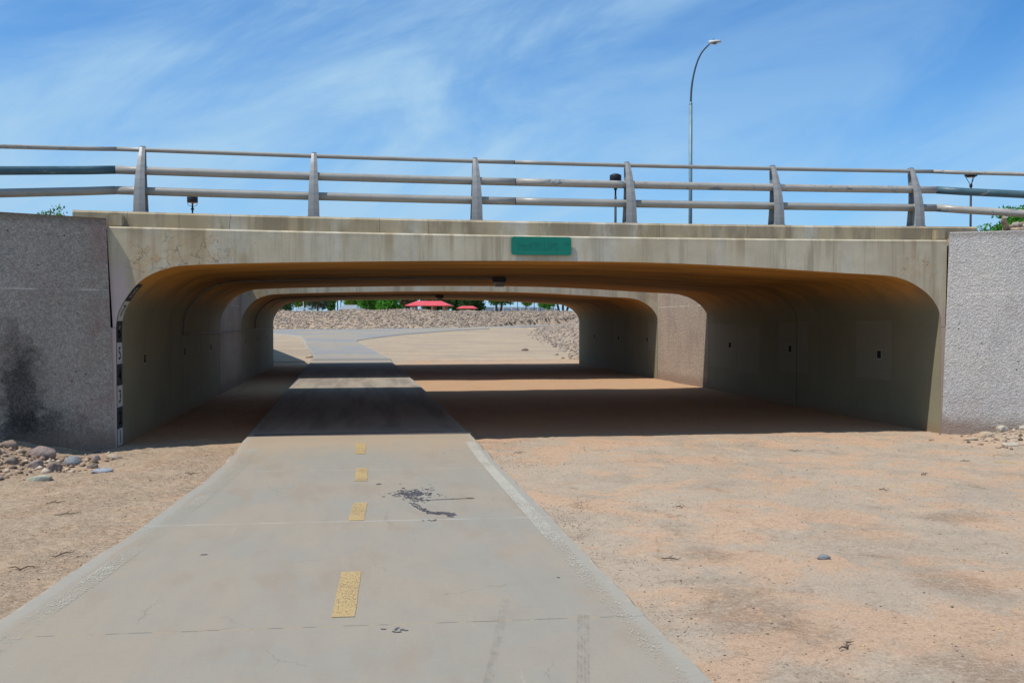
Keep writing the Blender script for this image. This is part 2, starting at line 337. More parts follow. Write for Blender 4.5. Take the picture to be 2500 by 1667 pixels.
# ------------------------------------------------------------------ ground
def ground_mat():
    m = M('desert_dirt', .95, .12); X, Y, Z = m.xyz()
    flat = m.mapv((1, 1.0, 1))
    A = m.noise(.9, 5, .62, .4, flat); B = m.noise(2.3, 7, .70, .5, m.mapv((.9, .9, 1), loc=(3, 8, 0))); Cc = m.noise(.45, 4, .6)
    grit = m.noise(42, 6, .78); G2 = m.noise(110, 4, .8)
    c = m.mix(m.mr(A, .44, .56), (.405, .325, .245), (.475, .318, .212))
    c = m.mix(m.mr(m.noise(1.4, 5, .6, .6, m.mapv((.9, .9, 1), loc=(9, 2, 0))), .50, .63, 0, .9), c, (.355, .295, .228))
    c = m.mix(m.mr(m.noise(3.7, 5, .7, .3, m.mapv((.9, .9, 1), loc=(2, 4, 0))), .58, .72, 0, .6), c, (.53, .405, .285))
    patch = m.mr(B, .575, .67)
    stip = m.mr(m.noise(75, 5, .85), .46, .54)
    c = m.mix(m.mul(patch, stip, m.mr(grit, .40, .56), .80), c, (.215, .135, .085))
    c = m.mix(m.mul(m.mr(m.noise(.8, 6, .75, .3, m.mapv(loc=(6, 1, 2))), .50, .60), m.mr(m.noise(48, 5, .85), .50, .58), .55), c, (.24, .165, .11))
    # left of the path: greyer, crusted and cracked
    left = m.mr(m.math('ADD', X, m.math('MULTIPLY', B, .8)), -1.2, -.8, 1, 0)
    left = m.mul(left, m.mr(Y, 14, 15.5, 1, 0))
    c = m.mix(m.mul(left, .70), c, m.mix(m.mr(m.noise(14, 6, .8), .42, .58), (.245, .175, .115), (.40, .30, .205)))
    ck = m.mr(m.vor(13, 'DISTANCE_TO_EDGE', m.warp(.10, 7., m.mapv((.75, 1.25, 1)))), .0, .085, 1, 0)
    ckm = m.math('MAXIMUM', m.mul(left, m.mr(m.noise(1.3, 3), .40, .56)), m.mul(m.mr(B, .60, .66), .9))
    c = m.mix(m.mul(ck, ckm, .40), c, (.17, .11, .075))
    # cobbly strips beyond the bridges and redder dirt below them
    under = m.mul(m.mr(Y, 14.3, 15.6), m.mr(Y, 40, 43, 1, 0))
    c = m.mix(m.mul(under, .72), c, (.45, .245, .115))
    c = m.mix(m.mul(m.mr(Y, 41.5, 46), .85), c, m.mix(m.mr(m.noise(.35, 7, .8, .5, m.mapv((.5, 1.6, 1))), .44, .56), (.43, .335, .225), (.315, .262, .20)))
    c = m.mix(m.mul(m.mr(Y, 41.5, 46), m.mr(m.noise(.6, 6, .75, .4, m.mapv((.35, 2.4, 1), loc=(3, 3, 0))), .56, .66), .6), c, (.30, .215, .14))
    far = m.mul(m.mr(Y, 43, 50), m.mr(m.noise(2.2, 7, .8, .3, m.mapv((.5, 2.0, 1))), .50, .64))
    c = m.mix(m.mul(far, .8), c, (.27, .19, .125))
    c = m.mix(m.mr(G2, .30, .75, 0, .22), c, (.27, .19, .13))
    sp_ = m.mul(m.mr(m.vor(48, 'F1'), .06, .14, 1, 0), m.mr(m.noise(4, 3), .50, .62))
    c = m.mix(m.mul(sp_, .75), c, (.10, .07, .05))
    wh = m.mul(m.mr(m.vor(31, 'F1', m.mapv(loc=(3, 3, 3))), .05, .10, 1, 0), m.mr(m.noise(3, 3, .5, 0, m.mapv(loc=(7, 3, 3))), .56, .66))
    c = m.mix(m.mul(wh, .8), c, (.70, .64, .54))
    for cx, cy, rx, ry in ((2.35, 5.75, .42, .75), (3.95, 6.1, .35, .5), (3.1, 4.5, .3, .5), (2.6, 7.2, .25, .35), (5.3, 8.2, .5, .3)):
        d = m.math('SQRT', m.math('ADD', m.math('POWER', m.math('DIVIDE', m.math('SUBTRACT', X, cx), rx), 2), m.math('POWER', m.math('DIVIDE', m.math('SUBTRACT', Y, cy), ry), 2)))
        pm = m.mul(m.mr(m.math('ADD', d, m.math('MULTIPLY_ADD', m.noise(5, 5, .7), 1.6, -.8)), .35, 1.1, 1, 0), m.mr(m.noise(24, 5, .8), .36, .56))
        c = m.mix(m.mul(pm, .62), c, (.205, .130, .083))
    bk = m.mul(m.mr(Y, 80, 86), m.mr(Z, 1.25, 1.5)); bk = m.math('MAXIMUM', bk, m.mul(m.mr(Y, 44, 47), m.mr(m.math('ADD', X, m.math('MULTIPLY', Y, -.14)), 3.6, 5.6), m.mr(Z, .25, .7)))
    c = m.mix(m.mul(bk, .9), c, m.mix(m.mr(m.noise(2.5, 6, .75), .42, .6), (.29, .215, .16), (.37, .285, .21)))
    cr2 = m.mul(m.mr(m.vor(3.2, 'DISTANCE_TO_EDGE', m.warp(.30, 3.)), 0, .022, 1, 0), m.mr(m.noise(1.1, 4, .6, 0, m.mapv(loc=(2, 9, 0))), .50, .60), m.mr(Y, 15, 17, 1, 0))
    c = m.mix(m.mul(cr2, .55), c, (.20, .135, .09))
    f1 = m.noise(17, 7, .80, .3); f2 = m.noise(60, 6, .85)
    c = m.mix(m.mr(f1, .51, .62, 0, .46), c, (.235, .165, .11))
    c = m.mix(m.mr(f2, .52, .62, 0, .60), c, (.20, .14, .095))
    c = m.mix(m.mr(f2, .34, .47, .45, 0), c, (.66, .54, .41))
    hgt = m.math('ADD', m.math('ADD', m.mul(grit, m.mr(B, .40, .66, .45, 1.3)), m.math('MULTIPLY', f1, .9)), m.mul(ck, ckm, -.9))
    n = m.bump(hgt, .65, .014); n = m.bump(f2, .5, .006, n)
    return m.done(c, n)
def axis(segs):
    out = []
    for a, b, s in segs: out += list(np.arange(a, b - 1e-6, s))
    return np.array(out + [segs[-1][1]])
gx = axis([(-420, -120, 60), (-120, -40, 8), (-40, -12, 1.0), (-12, -5.6, .12), (-5.6, 8.2, .034), (8.2, 12.2, .05), (12.2, 20, .25), (20, 50, 1.2), (50, 130, 10), (130, 430, 60)])
gy = axis([(-80, -6, 8), (-6, 3.6, .4), (3.6, 9, .03), (9, 15.4, .042), (15.4, 42, .16), (42, 42.72, .12), (42.72, 42.96, .04), (42.96, 80, .4), (80, 112, .5), (112, 220, 9), (220, 1400, 120)])
GX, GY = np.meshgrid(gx, gy); GZ = gz(GX, GY)
nx, ny = len(gx), len(gy)
verts = np.stack([GX, GY, GZ], -1).reshape(-1, 3).astype(np.float32)
ii = (np.arange(ny - 1)[:, None] * nx + np.arange(nx - 1)[None, :]).reshape(-1)
faces = np.stack([ii, ii + 1, ii + nx + 1, ii + nx], -1).astype(np.int32)
def fast_mesh(name, verts, faces, mat, smooth=False):
    me = bpy.data.meshes.new(name); nv = len(verts); nf = len(faces); k = faces.shape[1]
    me.vertices.add(nv); me.vertices.foreach_set('co', verts.reshape(-1))
    me.loops.add(nf * k); me.loops.foreach_set('vertex_index', faces.reshape(-1))
    me.polygons.add(nf); me.polygons.foreach_set('loop_start', np.arange(0, nf * k, k, dtype=np.int32)); me.polygons.foreach_set('loop_total', np.full(nf, k, dtype=np.int32))
    me.update(calc_edges=True); me.validate()
    me.materials.append(mat)
    if smooth: me.polygons.foreach_set('use_smooth', np.ones(nf, dtype=bool))
    return link(bpy.data.objects.new(name, me))
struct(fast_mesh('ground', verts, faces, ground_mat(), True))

# ------------------------------------------------------------------ path
def path_mat():
    m = M('path_concrete', .88, .25); X, Y, Z = m.xyz()
    A = m.noise(.75, 5, .6, .3, m.mapv((1, .6, 1))); B = m.noise(1.9, 5, .62, .2, m.mapv((1.1, .45, 1), loc=(4, 2, 0)))
    c = m.mix(m.mr(A, .38, .62), (.283, .258, .212), (.315, .262, .200))
    c = m.mix(m.mr(B, .50, .68, 0, .6), c, (.28, .218, .160))
    c = m.mix(m.mr(m.noise(6, 5, .7, 0, m.mapv((1, .25, 1))), .35, .75, 0, .20), c, (.205, .188, .165))
    c = m.mix(m.mr(m.noise(120, 4, .8), .32, .72, 0, .22), c, (.17, .155, .135))
    # bare margins
    for lim in (1,):
        pass
    w = m.mul(m.mr(m.vor(9, 'F1', m.mapv((1, .7, 1))), .02, .045, 1, 0), m.mr(m.noise(2.1, 2), .47, .55))
    c = m.mix(m.mul(w, .8), c, (.50, .47, .42))
    dk = m.mul(m.mr(m.vor(5, 'F1', m.mapv(loc=(1.2, 4, 0))), .015, .05, 1, 0), m.mr(m.noise(1.6, 2, .5, 0, m.mapv(loc=(4, 4, 0))), .5, .55))
    c = m.mix(m.mul(dk, .4), c, (.19, .18, .17))
    yj = m.math('ADD', Y, m.math('ADD', m.math('MULTIPLY', X, .040), m.math('MULTIPLY', m.noise(3.5, 4, .6), .02)))
    c = m.mix(m.mul(m.band(yj, 5.70, .0045, .004), .85), c, m.mix(m.mr(m.noise(8, 3), .45, .55), (.13, .12, .10), (.33, .26, .15)))
    for yy, k in ((8.69, .75), (11.72, .45), (14.34, .6)):
        c = m.mix(m.mul(m.band(yj, yy, .008, .005), k, m.mr(m.noise(2.5, 4), .38, .5, .35, 1)), c, (.40, .385, .35) if yy < 14 else (.17, .15, .12))
    for k in range(1, 16):
        if k < 12: yy = 14.9 + k * 3.0
        else: continue
        c = m.mix(m.mul(m.band(yj, yy, .012, .01), .5), c, (.15, .13, .11))
    # silt washed over the path near the mouth, tyre dirt under the bridge, older grey slabs beyond
    c = m.mix(m.mul(m.mr(m.math('ADD', Y, m.math('MULTIPLY', B, 1.8)), 13.5, 14.9), m.mr(Y, 14.95, 15.1, 1, .35), .55), c, (.37, .28, .185))
    tr = m.mul(m.mr(Y, 15, 16), m.mr(Y, 30, 40, 1, 0), m.mr(m.noise(1, 4, .6, .3, m.mapv((2.6, .22, 1))), .42, .62))
    c = m.mix(m.mul(tr, .55), c, (.13, .11, .095))
    c = m.mix(m.mul(m.mr(Y, 41, 44), m.mr(m.noise(.25, 3), .42, .56)), c, (.235, .228, .222))
    c = m.mix(m.mul(m.band(Y, 57.6, .10, .05), .8), c, (.12, .12, .12))
    ea = m.n.new('ShaderNodeAttribute'); ea.attribute_name = 'edge'; e = ea.outputs['Fac']
    c = m.mix(m.mul(m.mr(e, .10, .16, 1, 0), .35), c, (.33, .325, .29))
    sand = m.mr(m.math('ADD', m.math('MULTIPLY', e, 3.2), m.math('MULTIPLY', m.noise(3.3, 7, .78), 1.5)), .50, .86, 1, 0)
    c = m.mix(m.mul(sand, m.mr(m.noise(60, 4, .8), .35, .55, .5, 1)), c, (.50, .375, .25))
    c = m.mix(m.mr(m.noise(1, 4, .8, 0, m.mapv((6, 130, 1))), .50, .66, 0, .22), c, (.19, .17, .145))
    hair = m.mul(m.mr(m.vor(.8, 'DISTANCE_TO_EDGE', m.warp(.25, 4.)), .0, .0045, 1, 0), m.mr(m.noise(.9, 3), .50, .58))
    c = m.mix(m.mul(hair, .55), c, (.16, .13, .10))
    sc_ = m.mul(m.mr(m.noise(1, 5, .8, .2, m.mapv((16, 1.1, 1), (0, 0, .12))), .60, .74), m.mr(m.noise(1.2, 3), .42, .6))
    c = m.mix(m.mul(sc_, .35), c, (.42, .39, .34))
    c = m.mix(m.mr(m.noise(34, 6, .85), .54, .70, 0, .35), c, (.19, .17, .145))
    n = m.bump(m.noise(150, 4, .8), .35, .004); n = m.bump(m.noise(5, 4), .1, .01, n)
    return m.done(c, n)
ys = np.unique(np.concatenate([np.arange(-19, 3, 2.), np.arange(3, 15, .12), np.arange(15, 44, .5), np.arange(44, 104, .35), [75.8, 76.3, 83.2, 84.0, 12.3, 14.1, 42.80, 42.84]]))
vv, ff = [], []
NC = 24
for y in ys:
    l, r = float(PL(y)), float(PR(y)); zt = float(pathz(y))
    if y < 66:
        jl, jr = .02 * float(vn(y * 2.3, 0, 31)) + .012 * float(vn(y * 9, 0, 33)), .02 * float(vn(y * 2.1, 0, 35)) + .012 * float(vn(y * 8, 0, 37))
    else: jl = jr = 0
    l += jl; r += jr; bv = .05 if y < 13 else .11
    row = [(l - .02, zt - .25), (l, zt - bv * .6)] + [(l + bv * .6 + (r - l - bv * 1.2) * k / (NC - 1), zt) for k in range(NC)] + [(r, zt - bv * .6), (r + .02, zt - .25)]
    vv += [(a, y, b) for a, b in row]
nr = NC + 4
for i in range(len(ys) - 1):
    for k in range(nr - 1): ff.append((i * nr + k, i * nr + k + 1, (i + 1) * nr + k + 1, (i + 1) * nr + k))
path = struct(obj('path', (vv, ff), path_mat(), smooth=False))
at_ = path.data.attributes.new('edge', 'FLOAT', 'POINT'); ed = []
for i in range(len(ys)):
    xs_ = [vv[i * nr + k][0] for k in range(nr)]
    ed += [min(x - xs_[1], xs_[-2] - x) for x in xs_]
at_.data.foreach_set('value', ed)

# worn paint and stains lie on the path as thin sheets
def paint(name, col, wear, bare, sc=26., amax=1.):
    m = M(name, .8, .2); X, Y, Z = m.xyz()
    n1 = m.noise(sc, 5, .75, 0, m.mapv((1, .35, 1))); n2 = m.noise(1.8, 3, .6)
    w = m.math('ADD', m.math('MULTIPLY', n1, 1.1), m.math('MULTIPLY', n2, .25))
    c = m.mix(m.mr(m.noise(70, 4, .8), .36, .62), col, bare)
    al = m.mr(m.math('SUBTRACT', w, wear(m, Y) if callable(wear) else wear), -.04, .05, 0, 1)
    return m.done(c, None, None, m.mul(al, amax))
MAT['yellow'] = paint('yellow_paint', (.47, .315, .12), .60, (.40, .30, .17), 110, .95)
MAT['yellow_far'] = paint('faded_yellow_paint', (.42, .33, .20), .72, (.36, .30, .22), 40)
MAT['whiteR'] = paint('white_line_paint', (.54, .51, .43), lambda m, Y: m.mr(Y, 5.0, 10.5, .77, .57), (.36, .33, .28), 95, .85)
MAT['whiteL'] = paint('worn_white_line_paint', (.50, .475, .39), lambda m, Y: m.mr(m.noise(.8, 3), .35, .65, .76, .67), (.37, .34, .28), 130, .85)
def strip(name, pts, w, mat, dz=.004, parent=path):
    vs, fs = [], []
    for i, (x, y) in enumerate(pts):
        x2, y2 = pts[min(i + 1, len(pts) - 1)]; x1, y1 = pts[max(i - 1, 0)]; dx, dy = x2 - x1, y2 - y1; n = math.hypot(dx, dy)
        ox, oy = dy / n * w / 2, -dx / n * w / 2
        vs += [(x - ox, y - oy, float(pathz(y)) + dz), (x + ox, y + oy, float(pathz(y)) + dz)]
        if i: fs.append((2 * i - 2, 2 * i - 1, 2 * i + 1, 2 * i))
    return obj(name, (vs, fs), mat, parent)
for x, ya, yb in ((.03, 12.92, 13.82), (.035, 10.84, 11.81), (0, 8.70, 9.55), (-.07, 5.86, 6.92), (-.1, 3.4, 4.4), (.02, 15.8, 16.7), (-.02, 18.2, 19.1), (-.05, 20.6, 21.5), (-.08, 23, 23.9), (-.1, 25.6, 26.5), (-.15, 29, 30), (-.2, 32, 33), (-.22, 35, 36), (-.25, 38, 39), (-.33, 42.4, 43.6), (-.42, 46.6, 47.9), (-.75, 50.6, 52), (-1.1, 55, 56.2), (-1.35, 59.5, 60.8), (-1.5, 64, 65.5)):
    n = 5; d = strip('yellow_dash', [(x + (.004 * math.sin(k * 3.1 + ya)) + .010 * (k - 2) * (1 if ya < 9 else .4), ya + (yb - ya) * k / (n - 1)) for k in range(n)], .135, MAT['yellow'] if ya < 14 else MAT['yellow_far'])
strip('white_edge_line', [(float(PR(y)) - .165, y) for y in np.arange(3, 13.95, .25)], .125, MAT['whiteR'])
strip('white_edge_line', [(float(PL(y)) + .24, y) for y in np.arange(3, 13.6, .25)], .13, MAT['whiteL'])
strip('white_edge_line', [(float(PL(y)) + .22, y) for y in np.arange(41.5, 66, .5)], .14, MAT['whiteL'])
# oil stain: many small flat splashes
m = M('oil_stain', .55, .4); MAT['oil'] = m.done(m.mix(m.mr(m.noise(20, 4), .35, .65), (.055, .052, .062), (.095, .088, .095)))
vs, fs = [], []; k_lv = 0
def splat(x, y, rx, ry, jag=.35, rot=0.):
    global k_lv
    n = random.choice((9, 11, 14)); i0 = len(vs); k_lv += 1; z = float(pathz(y)) + .0025 + (k_lv % 40) * .00003
    ph = [random.random() * 6 for _ in range(3)]
    for k in range(n):
        t = 2 * math.pi * k / n; r = 1 + jag * (math.sin(2 * t + ph[0]) * .5 + math.sin(5 * t + ph[1]) * .5) + random.uniform(-.12, .12)
        a, b = rx * r * math.cos(t), ry * r * math.sin(t); vs.append((x + a * math.cos(rot) - b * math.sin(rot), y + a * math.sin(rot) + b * math.cos(rot), z))
    fs.append(tuple(range(i0, i0 + n)))
G = random.gauss
for _ in range(16): splat(.535 + G(0, .05), 9.97 + G(0, .05), .036, .034)
for _ in range(150):
    a = G(0, 1); splat(.54 + a * .11, 10.0 + G(0, .13), abs(G(.008, .006)) + .002, abs(G(.010, .01)) + .003)
for _ in range(110):
    t = random.random(); splat(.50 + t * .08 + G(0, .05), 9.85 - .30 * t + G(0, .04), abs(G(.006, .004)) + .002, abs(G(.008, .006)) + .002)
for k in range(60):
    t = k / 59; splat(.60 + .50 * t, 9.60 + .035 * t + G(0, .004), .014, .009 + .012 * max(0, 1 - abs(t - .95) * 12))
for _ in range(4): splat(1.09 + G(0, .02), 9.635 + G(0, .006), .03, .02)
for _ in range(160):
    t = random.random(); x = .52 + .30 * t ** 1.2; y = 9.50 - .50 * min(1, t * 2.2) ** .7 - .10 * t; splat(x + G(0, .018), y + G(0, .025), abs(G(.009, .006)) + .002, abs(G(.012, .008)) + .002)
for _ in range(7): splat(.83 + G(0, .030), 8.82 + G(0, .045), .026, .030, .5)
for _ in range(4): splat(.22 + G(0, .025), 10.64 + G(0, .02), .028, .010, .4, .5)
splat(.44, 10.6, .012, .01); splat(.75, 10.5, .01, .01)
for _ in range(6): splat(.62 + G(0, .03), 8.62 + G(0, .012), .012, .012)
for _ in range(7): splat(.20 + G(0, .03), 5.57 + G(0, .03), .013, .012, .6)
splat(-1.13, 7.6, .03, .012); splat(1.33, 6.55, .010, .012)
obj('oil_stain', (vs, fs), MAT['oil'], path)
m = M('tyre_mark', .8, .2); MAT['tyre'] = m.done((.12, .11, .105), None, None, m.mul(m.mr(m.noise(50, 4, .8, 0, m.mapv((1, .25, 1))), .40, .65), .19))
m = M('faint_tyre_mark', .8, .2); MAT['tyre2'] = m.done((.13, .12, .115), None, None, m.mul(m.mr(m.noise(30, 4, .8, 0, m.mapv((1, .25, 1))), .42, .68), .15))
for dx in (-.030, -.012, .006, .024): strip('tyre_mark', [(1.31 + dx - (5.70 - y) * .229, y) for y in np.arange(3.6, 5.8, .1)], .014, MAT['tyre'], .003)
strip('tyre_mark', [(.92 - .21 * (6.16 - y), y) for y in np.arange(3.6, 6.2, .1)], .05, MAT['tyre2'], .003)

# trench drain across the path at the mouth
bm = bmesh.new(); L, Rr = -1.50, 1.66; yc = 14.80; zt = float(pathz(yc))
def yd(x): return yc - .035 * x + .03
nb = 150
for k in range(nb):
    x = L + (Rr - L) * (k + .5) / nb; box(bm, (x, yd(x), zt + .004), (.0105, .15, .014))
for s in (-1, 1):
    a, b = (L, yd(L) + s * .08, zt + .004), (Rr, yd(Rr) + s * .08, zt + .004)
    mid_ = ((a[0] + b[0]) / 2, (a[1] + b[1]) / 2, zt + .005); ang = math.atan2(b[1] - a[1], b[0] - a[0])
    box(bm, mid_, (Rr - L, .012, .016), Matrix.Rotation(ang, 4, 'Z'))
box(bm, ((L + Rr) / 2, yc + .027, zt + .0015), (Rr - L, .15, .002), Matrix.Rotation(math.atan(-.035), 4, 'Z'))
MAT['iron'] = simple('cast_iron', (.15, .125, .125), .7, .1)
tag(obj('trench_drain', bm, MAT['iron']), 'narrow iron trench drain grate across the path at the underpass mouth', 'drain grate')

# ------------------------------------------------------------------ bridges
prof = [(XL, -.35), (XL, .0), (XL, 1.105), (XL, 1.235), (XL, 1.66)]
ctrl = [(-3.30, 1.66), (-3.285, 1.80), (-3.245, 1.93), (-3.16, 2.08), (-3.03, 2.25), (-2.86, 2.385), (-2.62, 2.485), (-2.33, 2.533), (-1.35, 2.573), (-.13, 2.602), (1.43, 2.629), (3.04, 2.638), (4.37, 2.628), (5.74, 2.585), (6.79, 2.53), (7.51, 2.492), (8.02, 2.470), (8.30, 2.435), (8.56, 2.345), (8.80, 2.195), (8.95, 2.03), (9.03, 1.86), (9.05, 1.66)]
def catmull(P, n=4):
    out = []
    for i in range(len(P) - 1):
        p0, p1, p2, p3 = P[max(i - 1, 0)], P[i], P[i + 1], P[min(i + 2, len(P) - 1)]
        for k in range(n):
            t = k / n
            out.append(tuple(.5 * ((2 * p1[j]) + (-p0[j] + p2[j]) * t + (2 * p0[j] - 5 * p1[j] + 4 * p2[j] - p3[j]) * t * t + (-p0[j] + 3 * p1[j] - 3 * p2[j] + p3[j]) * t ** 3) for j in (0, 1)))
    return out + [P[-1]]
arch = catmull(ctrl); prof = prof[:-1] + arch + [(XR, 1.235), (XR, 1.105), (XR, 0), (XR, -.35)]
IH = {}
def make_bridge(name, label, ya, yb, holes, front_detail):
    T = thing(name, label, 'bridge', (0, 0, 0))
    # inner lining with recessed weep holes in the walls
    ysp = sorted(set([ya, yb] + [h + s * .065 for h in holes for s in (-1, 1)] + list(np.arange(ya + 1, yb - .5, 1.5))))
    bm = bmesh.new(); V = [[bm.verts.new((x, y, z)) for x, z in prof] for y in ysp]
    for i in range(len(ysp) - 1):
        for j in range(len(prof) - 1):
            q = (V[i][j], V[i + 1][j], V[i + 1][j + 1], V[i][j + 1]); zmid = (prof[j][1] + prof[j + 1][1]) / 2
            hole = any(abs((ysp[i] + ysp[i + 1]) / 2 - h) < .05 for h in holes) and 1.11 < zmid < 1.23 and abs(prof[j][1] - prof[j + 1][1]) > .1
            if hole:
                sx = -1 if prof[j][0] < 0 else 1; W_ = [bm.verts.new(v.co + Vector((sx * .22, 0, 0))) for v in q]
                for a in range(4): bm.faces.new((q[a], q[(a + 1) % 4], W_[(a + 1) % 4], W_[a])).material_index = 1
                bm.faces.new(W_).material_index = 1
            else:
                f = bm.faces.new(q); f.smooth = len(prof) - 6 > j > 3
    bmesh.ops.recalc_face_normals(bm, faces=bm.faces)
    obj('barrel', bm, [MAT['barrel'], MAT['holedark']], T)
    # fascia beams at both faces: from the arch up to the ledge, .32 m thick
    for nm, yf, s in (('fascia', ya, 1), ('fascia', yb, -1)):
        bm = bmesh.new(); pts = [p for p in arch]; xs = [p[0] for p in pts]
        topx = np.linspace(-3.41, 9.14, len(pts)); F, B_, = [], []
        low = [(max(min(x, 9.14), -3.41), z) for x, z in pts]
        low = [(-3.34, 1.66)] + [(x, z) for x, z in low] + [(9.12, 1.66)]
        topx = [-3.41] + [x if abs(x - 3) < 6 else (-3.41 + (x + 3.3) * 1.25 if x < 0 else 9.14 - (9.05 - x) * 1.15) for x, z in pts] + [9.14]
        def ring(yo, zo_top, ysl):
            return [bm.verts.new((x, yo, z)) for x, z in low], [bm.verts.new((x, yo, 2.985 + D(x))) for x in topx], [bm.verts.new((x, yo + s * .028, 3.008 + D(x))) for x in topx], [bm.verts.new((x, yo + s * .34, 3.012 + D(x))) for x in topx]
        f0 = yf - s * .002
        a, b, c_, d_ = ring(f0, 0, 0); e = [bm.verts.new((x, f0 + s * .32, z)) for x, z in low]
        for i in range(len(low) - 1):
            bm.faces.new((a[i], a[i + 1], b[i + 1], b[i])); bm.faces.new((b[i], b[i + 1], c_[i + 1], c_[i])); bm.faces.new((c_[i], c_[i + 1], d_[i + 1], d_[i])); 
        for i in (0, len(low) - 2): bm.faces.new((a[i], a[i + 1], e[i + 1], e[i]))
        bm.faces.new((a[0], e[0], d_[0], c_[0], b[0])); bm.faces.new((a[-1], b[-1], c_[-1], d_[-1], e[-1]))
        for xa, xb in ((-3.50, XL - .0005), (XR + .0005, 9.25)):
            q = [bm.verts.new(v) for v in ((xa, f0, -.35), (xb, f0, -.35), (xb, f0, 1.665), (xa, f0, 1.665))]; bm.faces.new(q)
        bmesh.ops.recalc_face_normals(bm, faces=bm.faces)
        obj(nm, bm, MAT['fascia'], T)
    # deck
    bm = bmesh.new(); box(bm, (2.87, (ya + yb) / 2, 2.86), (12.5, yb - ya - .66, .3)); obj('deck', bm, MAT['wallcon'], T)
    # parapet kerbs on both edges
    for s, yf in ((1, ya), (-1, yb)):
        bm = bmesh.new(); xs = np.linspace(-3.9, 9.76, 36)
        q0, q1 = yf + s * .16, yf + s * .62
        prf = [(q0, 2.98), (q0, 3.205), (q0 + s * .03, 3.235), (q1, 3.24), (q1, 2.98)]
        V = [[bm.verts.new((x, y, z + D(x))) for y, z in prf] for x in xs]
        for i in range(len(xs) - 1):
            for j in range(len(prf) - 1): bm.faces.new((V[i][j], V[i + 1][j], V[i + 1][j + 1], V[i][j + 1]))
        bm.faces.new(V[0]); bm.faces.new(V[-1][::-1]); bmesh.ops.recalc_face_normals(bm, faces=bm.faces)
        obj('parapet', bm, MAT['parapet'], T)
        if front_detail and s > 0:
            for xc, w in ((-3.31, .20), (9.06, .15)):
                bm = bmesh.new(); box(bm, (xc, yf + .10, 3.09 + D(xc)), (w, .14, .16), None, .012); obj('end_block', bm, MAT['parapet'], T)
    return T
holes = [16.3, 19.95, 23.4]
make_bridge('bridge', 'wide concrete road underpass bridge nearest the camera, with a long beam face', Y0, Y1, holes, True)
make_bridge('bridge', 'second concrete bridge farther along, seen through the opening of the nearer one', Y2, Y3, [30.5, 34.0, 37.6], False)
# asphalt roads on top
MAT['asphalt'] = simple('asphalt', (.06, .06, .06), .9, 0, .2, 4, .4, 90)
for ya, yb in ((Y0 + .64, Y1 - .64), (Y2 + .64, Y3 - .64)):
    bm = bmesh.new(); box(bm, (3, (ya + yb) / 2, 3.08), (90, yb - ya, .1)); struct(obj('road', bm, MAT['asphalt']))

# ------------------------------------------------------------------ walls
def slab(name, p0, p1, zb, zt0, zt1, th, mat, label, lean0=0, nseg=12, cat='wall'):
    """wall whose visible face runs p0->p1 (xy); body extends to the left normal of that direction; lean0 shifts the top of p0 end along the run"""
    p0, p1 = Vector((*p0, 0)), Vector((*p1, 0)); d = (p1 - p0).normalized(); n = Vector((-d.y, d.x, 0)); bm = bmesh.new(); rows = []
    Lh = (p1 - p0).length
    for i in range(nseg + 1):
        t = i / nseg; b = p0 + d * Lh * t; tp = b - d * lean0 * (1 - t); zt = zt0 + (zt1 - zt0) * t
        rows.append([bm.verts.new((b.x, b.y, zb)), bm.verts.new((tp.x, tp.y, zt - .02)), bm.verts.new((tp.x + n.x * .02, tp.y + n.y * .02, zt)), bm.verts.new((tp.x + n.x * th, tp.y + n.y * th, zt)), bm.verts.new((b.x + n.x * th, b.y + n.y * th, zb))])
    for i in range(nseg):
        for j in range(4): bm.faces.new((rows[i][j], rows[i + 1][j], rows[i + 1][j + 1], rows[i][j + 1]))
    bm.faces.new(rows[0]); bm.faces.new(rows[-1][::-1]); bmesh.ops.recalc_face_normals(bm, faces=bm.faces)
    return tag(obj(name, bm, mat), label, cat)
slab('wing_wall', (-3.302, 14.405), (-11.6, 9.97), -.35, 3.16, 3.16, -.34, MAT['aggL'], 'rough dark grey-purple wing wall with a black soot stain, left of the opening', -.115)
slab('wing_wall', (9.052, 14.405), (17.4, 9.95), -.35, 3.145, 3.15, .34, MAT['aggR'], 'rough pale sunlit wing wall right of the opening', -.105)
slab('retaining_wall', (XL, Y1 + .002), (XL, Y2 - .002), -.35, 3.3, 3.3, .3, MAT['aggM'], 'shaded wall on the left in the gap between the two bridges')
slab('retaining_wall', (XR, Y1 + .002), (XR, Y2 - .002), -.35, 3.3, 3.3, -.3, MAT['aggM'], 'sunlit tan pebbled wall on the right in the gap between the two bridges')
slab('wing_wall', (XL - .02, Y3 + .01), (-6.5, 57), -.35, 3.12, 3.0, .3, MAT['aggM'], 'long wing wall running back from the far end of the farther bridge')
slab('wing_wall', (XR + .01, Y3 + .01), (20, Y3 + .3), -.35, 3.1, 3.1, -.3, MAT['aggM'], 'hidden end wall beside the right mouth of the farther bridge')
# approach kerbs behind the wing walls
for sgn, x0, y0, lab in ((-1, -3.95, 14.66, 'low concrete kerb running on behind the dark left wing wall'), (1, 9.80, 14.66, 'low concrete kerb running on behind the pale right wing wall')):
    bm = bmesh.new(); n = 10; rows = []
    for i in range(n + 1):
        s = .06 + i * .6; x, y = x0 + sgn * .88 * s, y0 - .47 * s
        rows.append([bm.verts.new(v) for v in ((x, y, 2.9), (x, y, 3.19), (x + sgn * .1, y + .18, 3.20), (x + sgn * .1, y + .18, 2.9))])
    for i in range(n):
        for j in range(3): bm.faces.new((rows[i][j], rows[i + 1][j], rows[i + 1][j + 1], rows[i][j + 1]))
    bm.faces.new(rows[0]); bm.faces.new(rows[-1][::-1]); bmesh.ops.recalc_face_normals(bm, faces=bm.faces)
    tag(obj('kerb', bm, MAT['parapet']), lab, 'kerb')

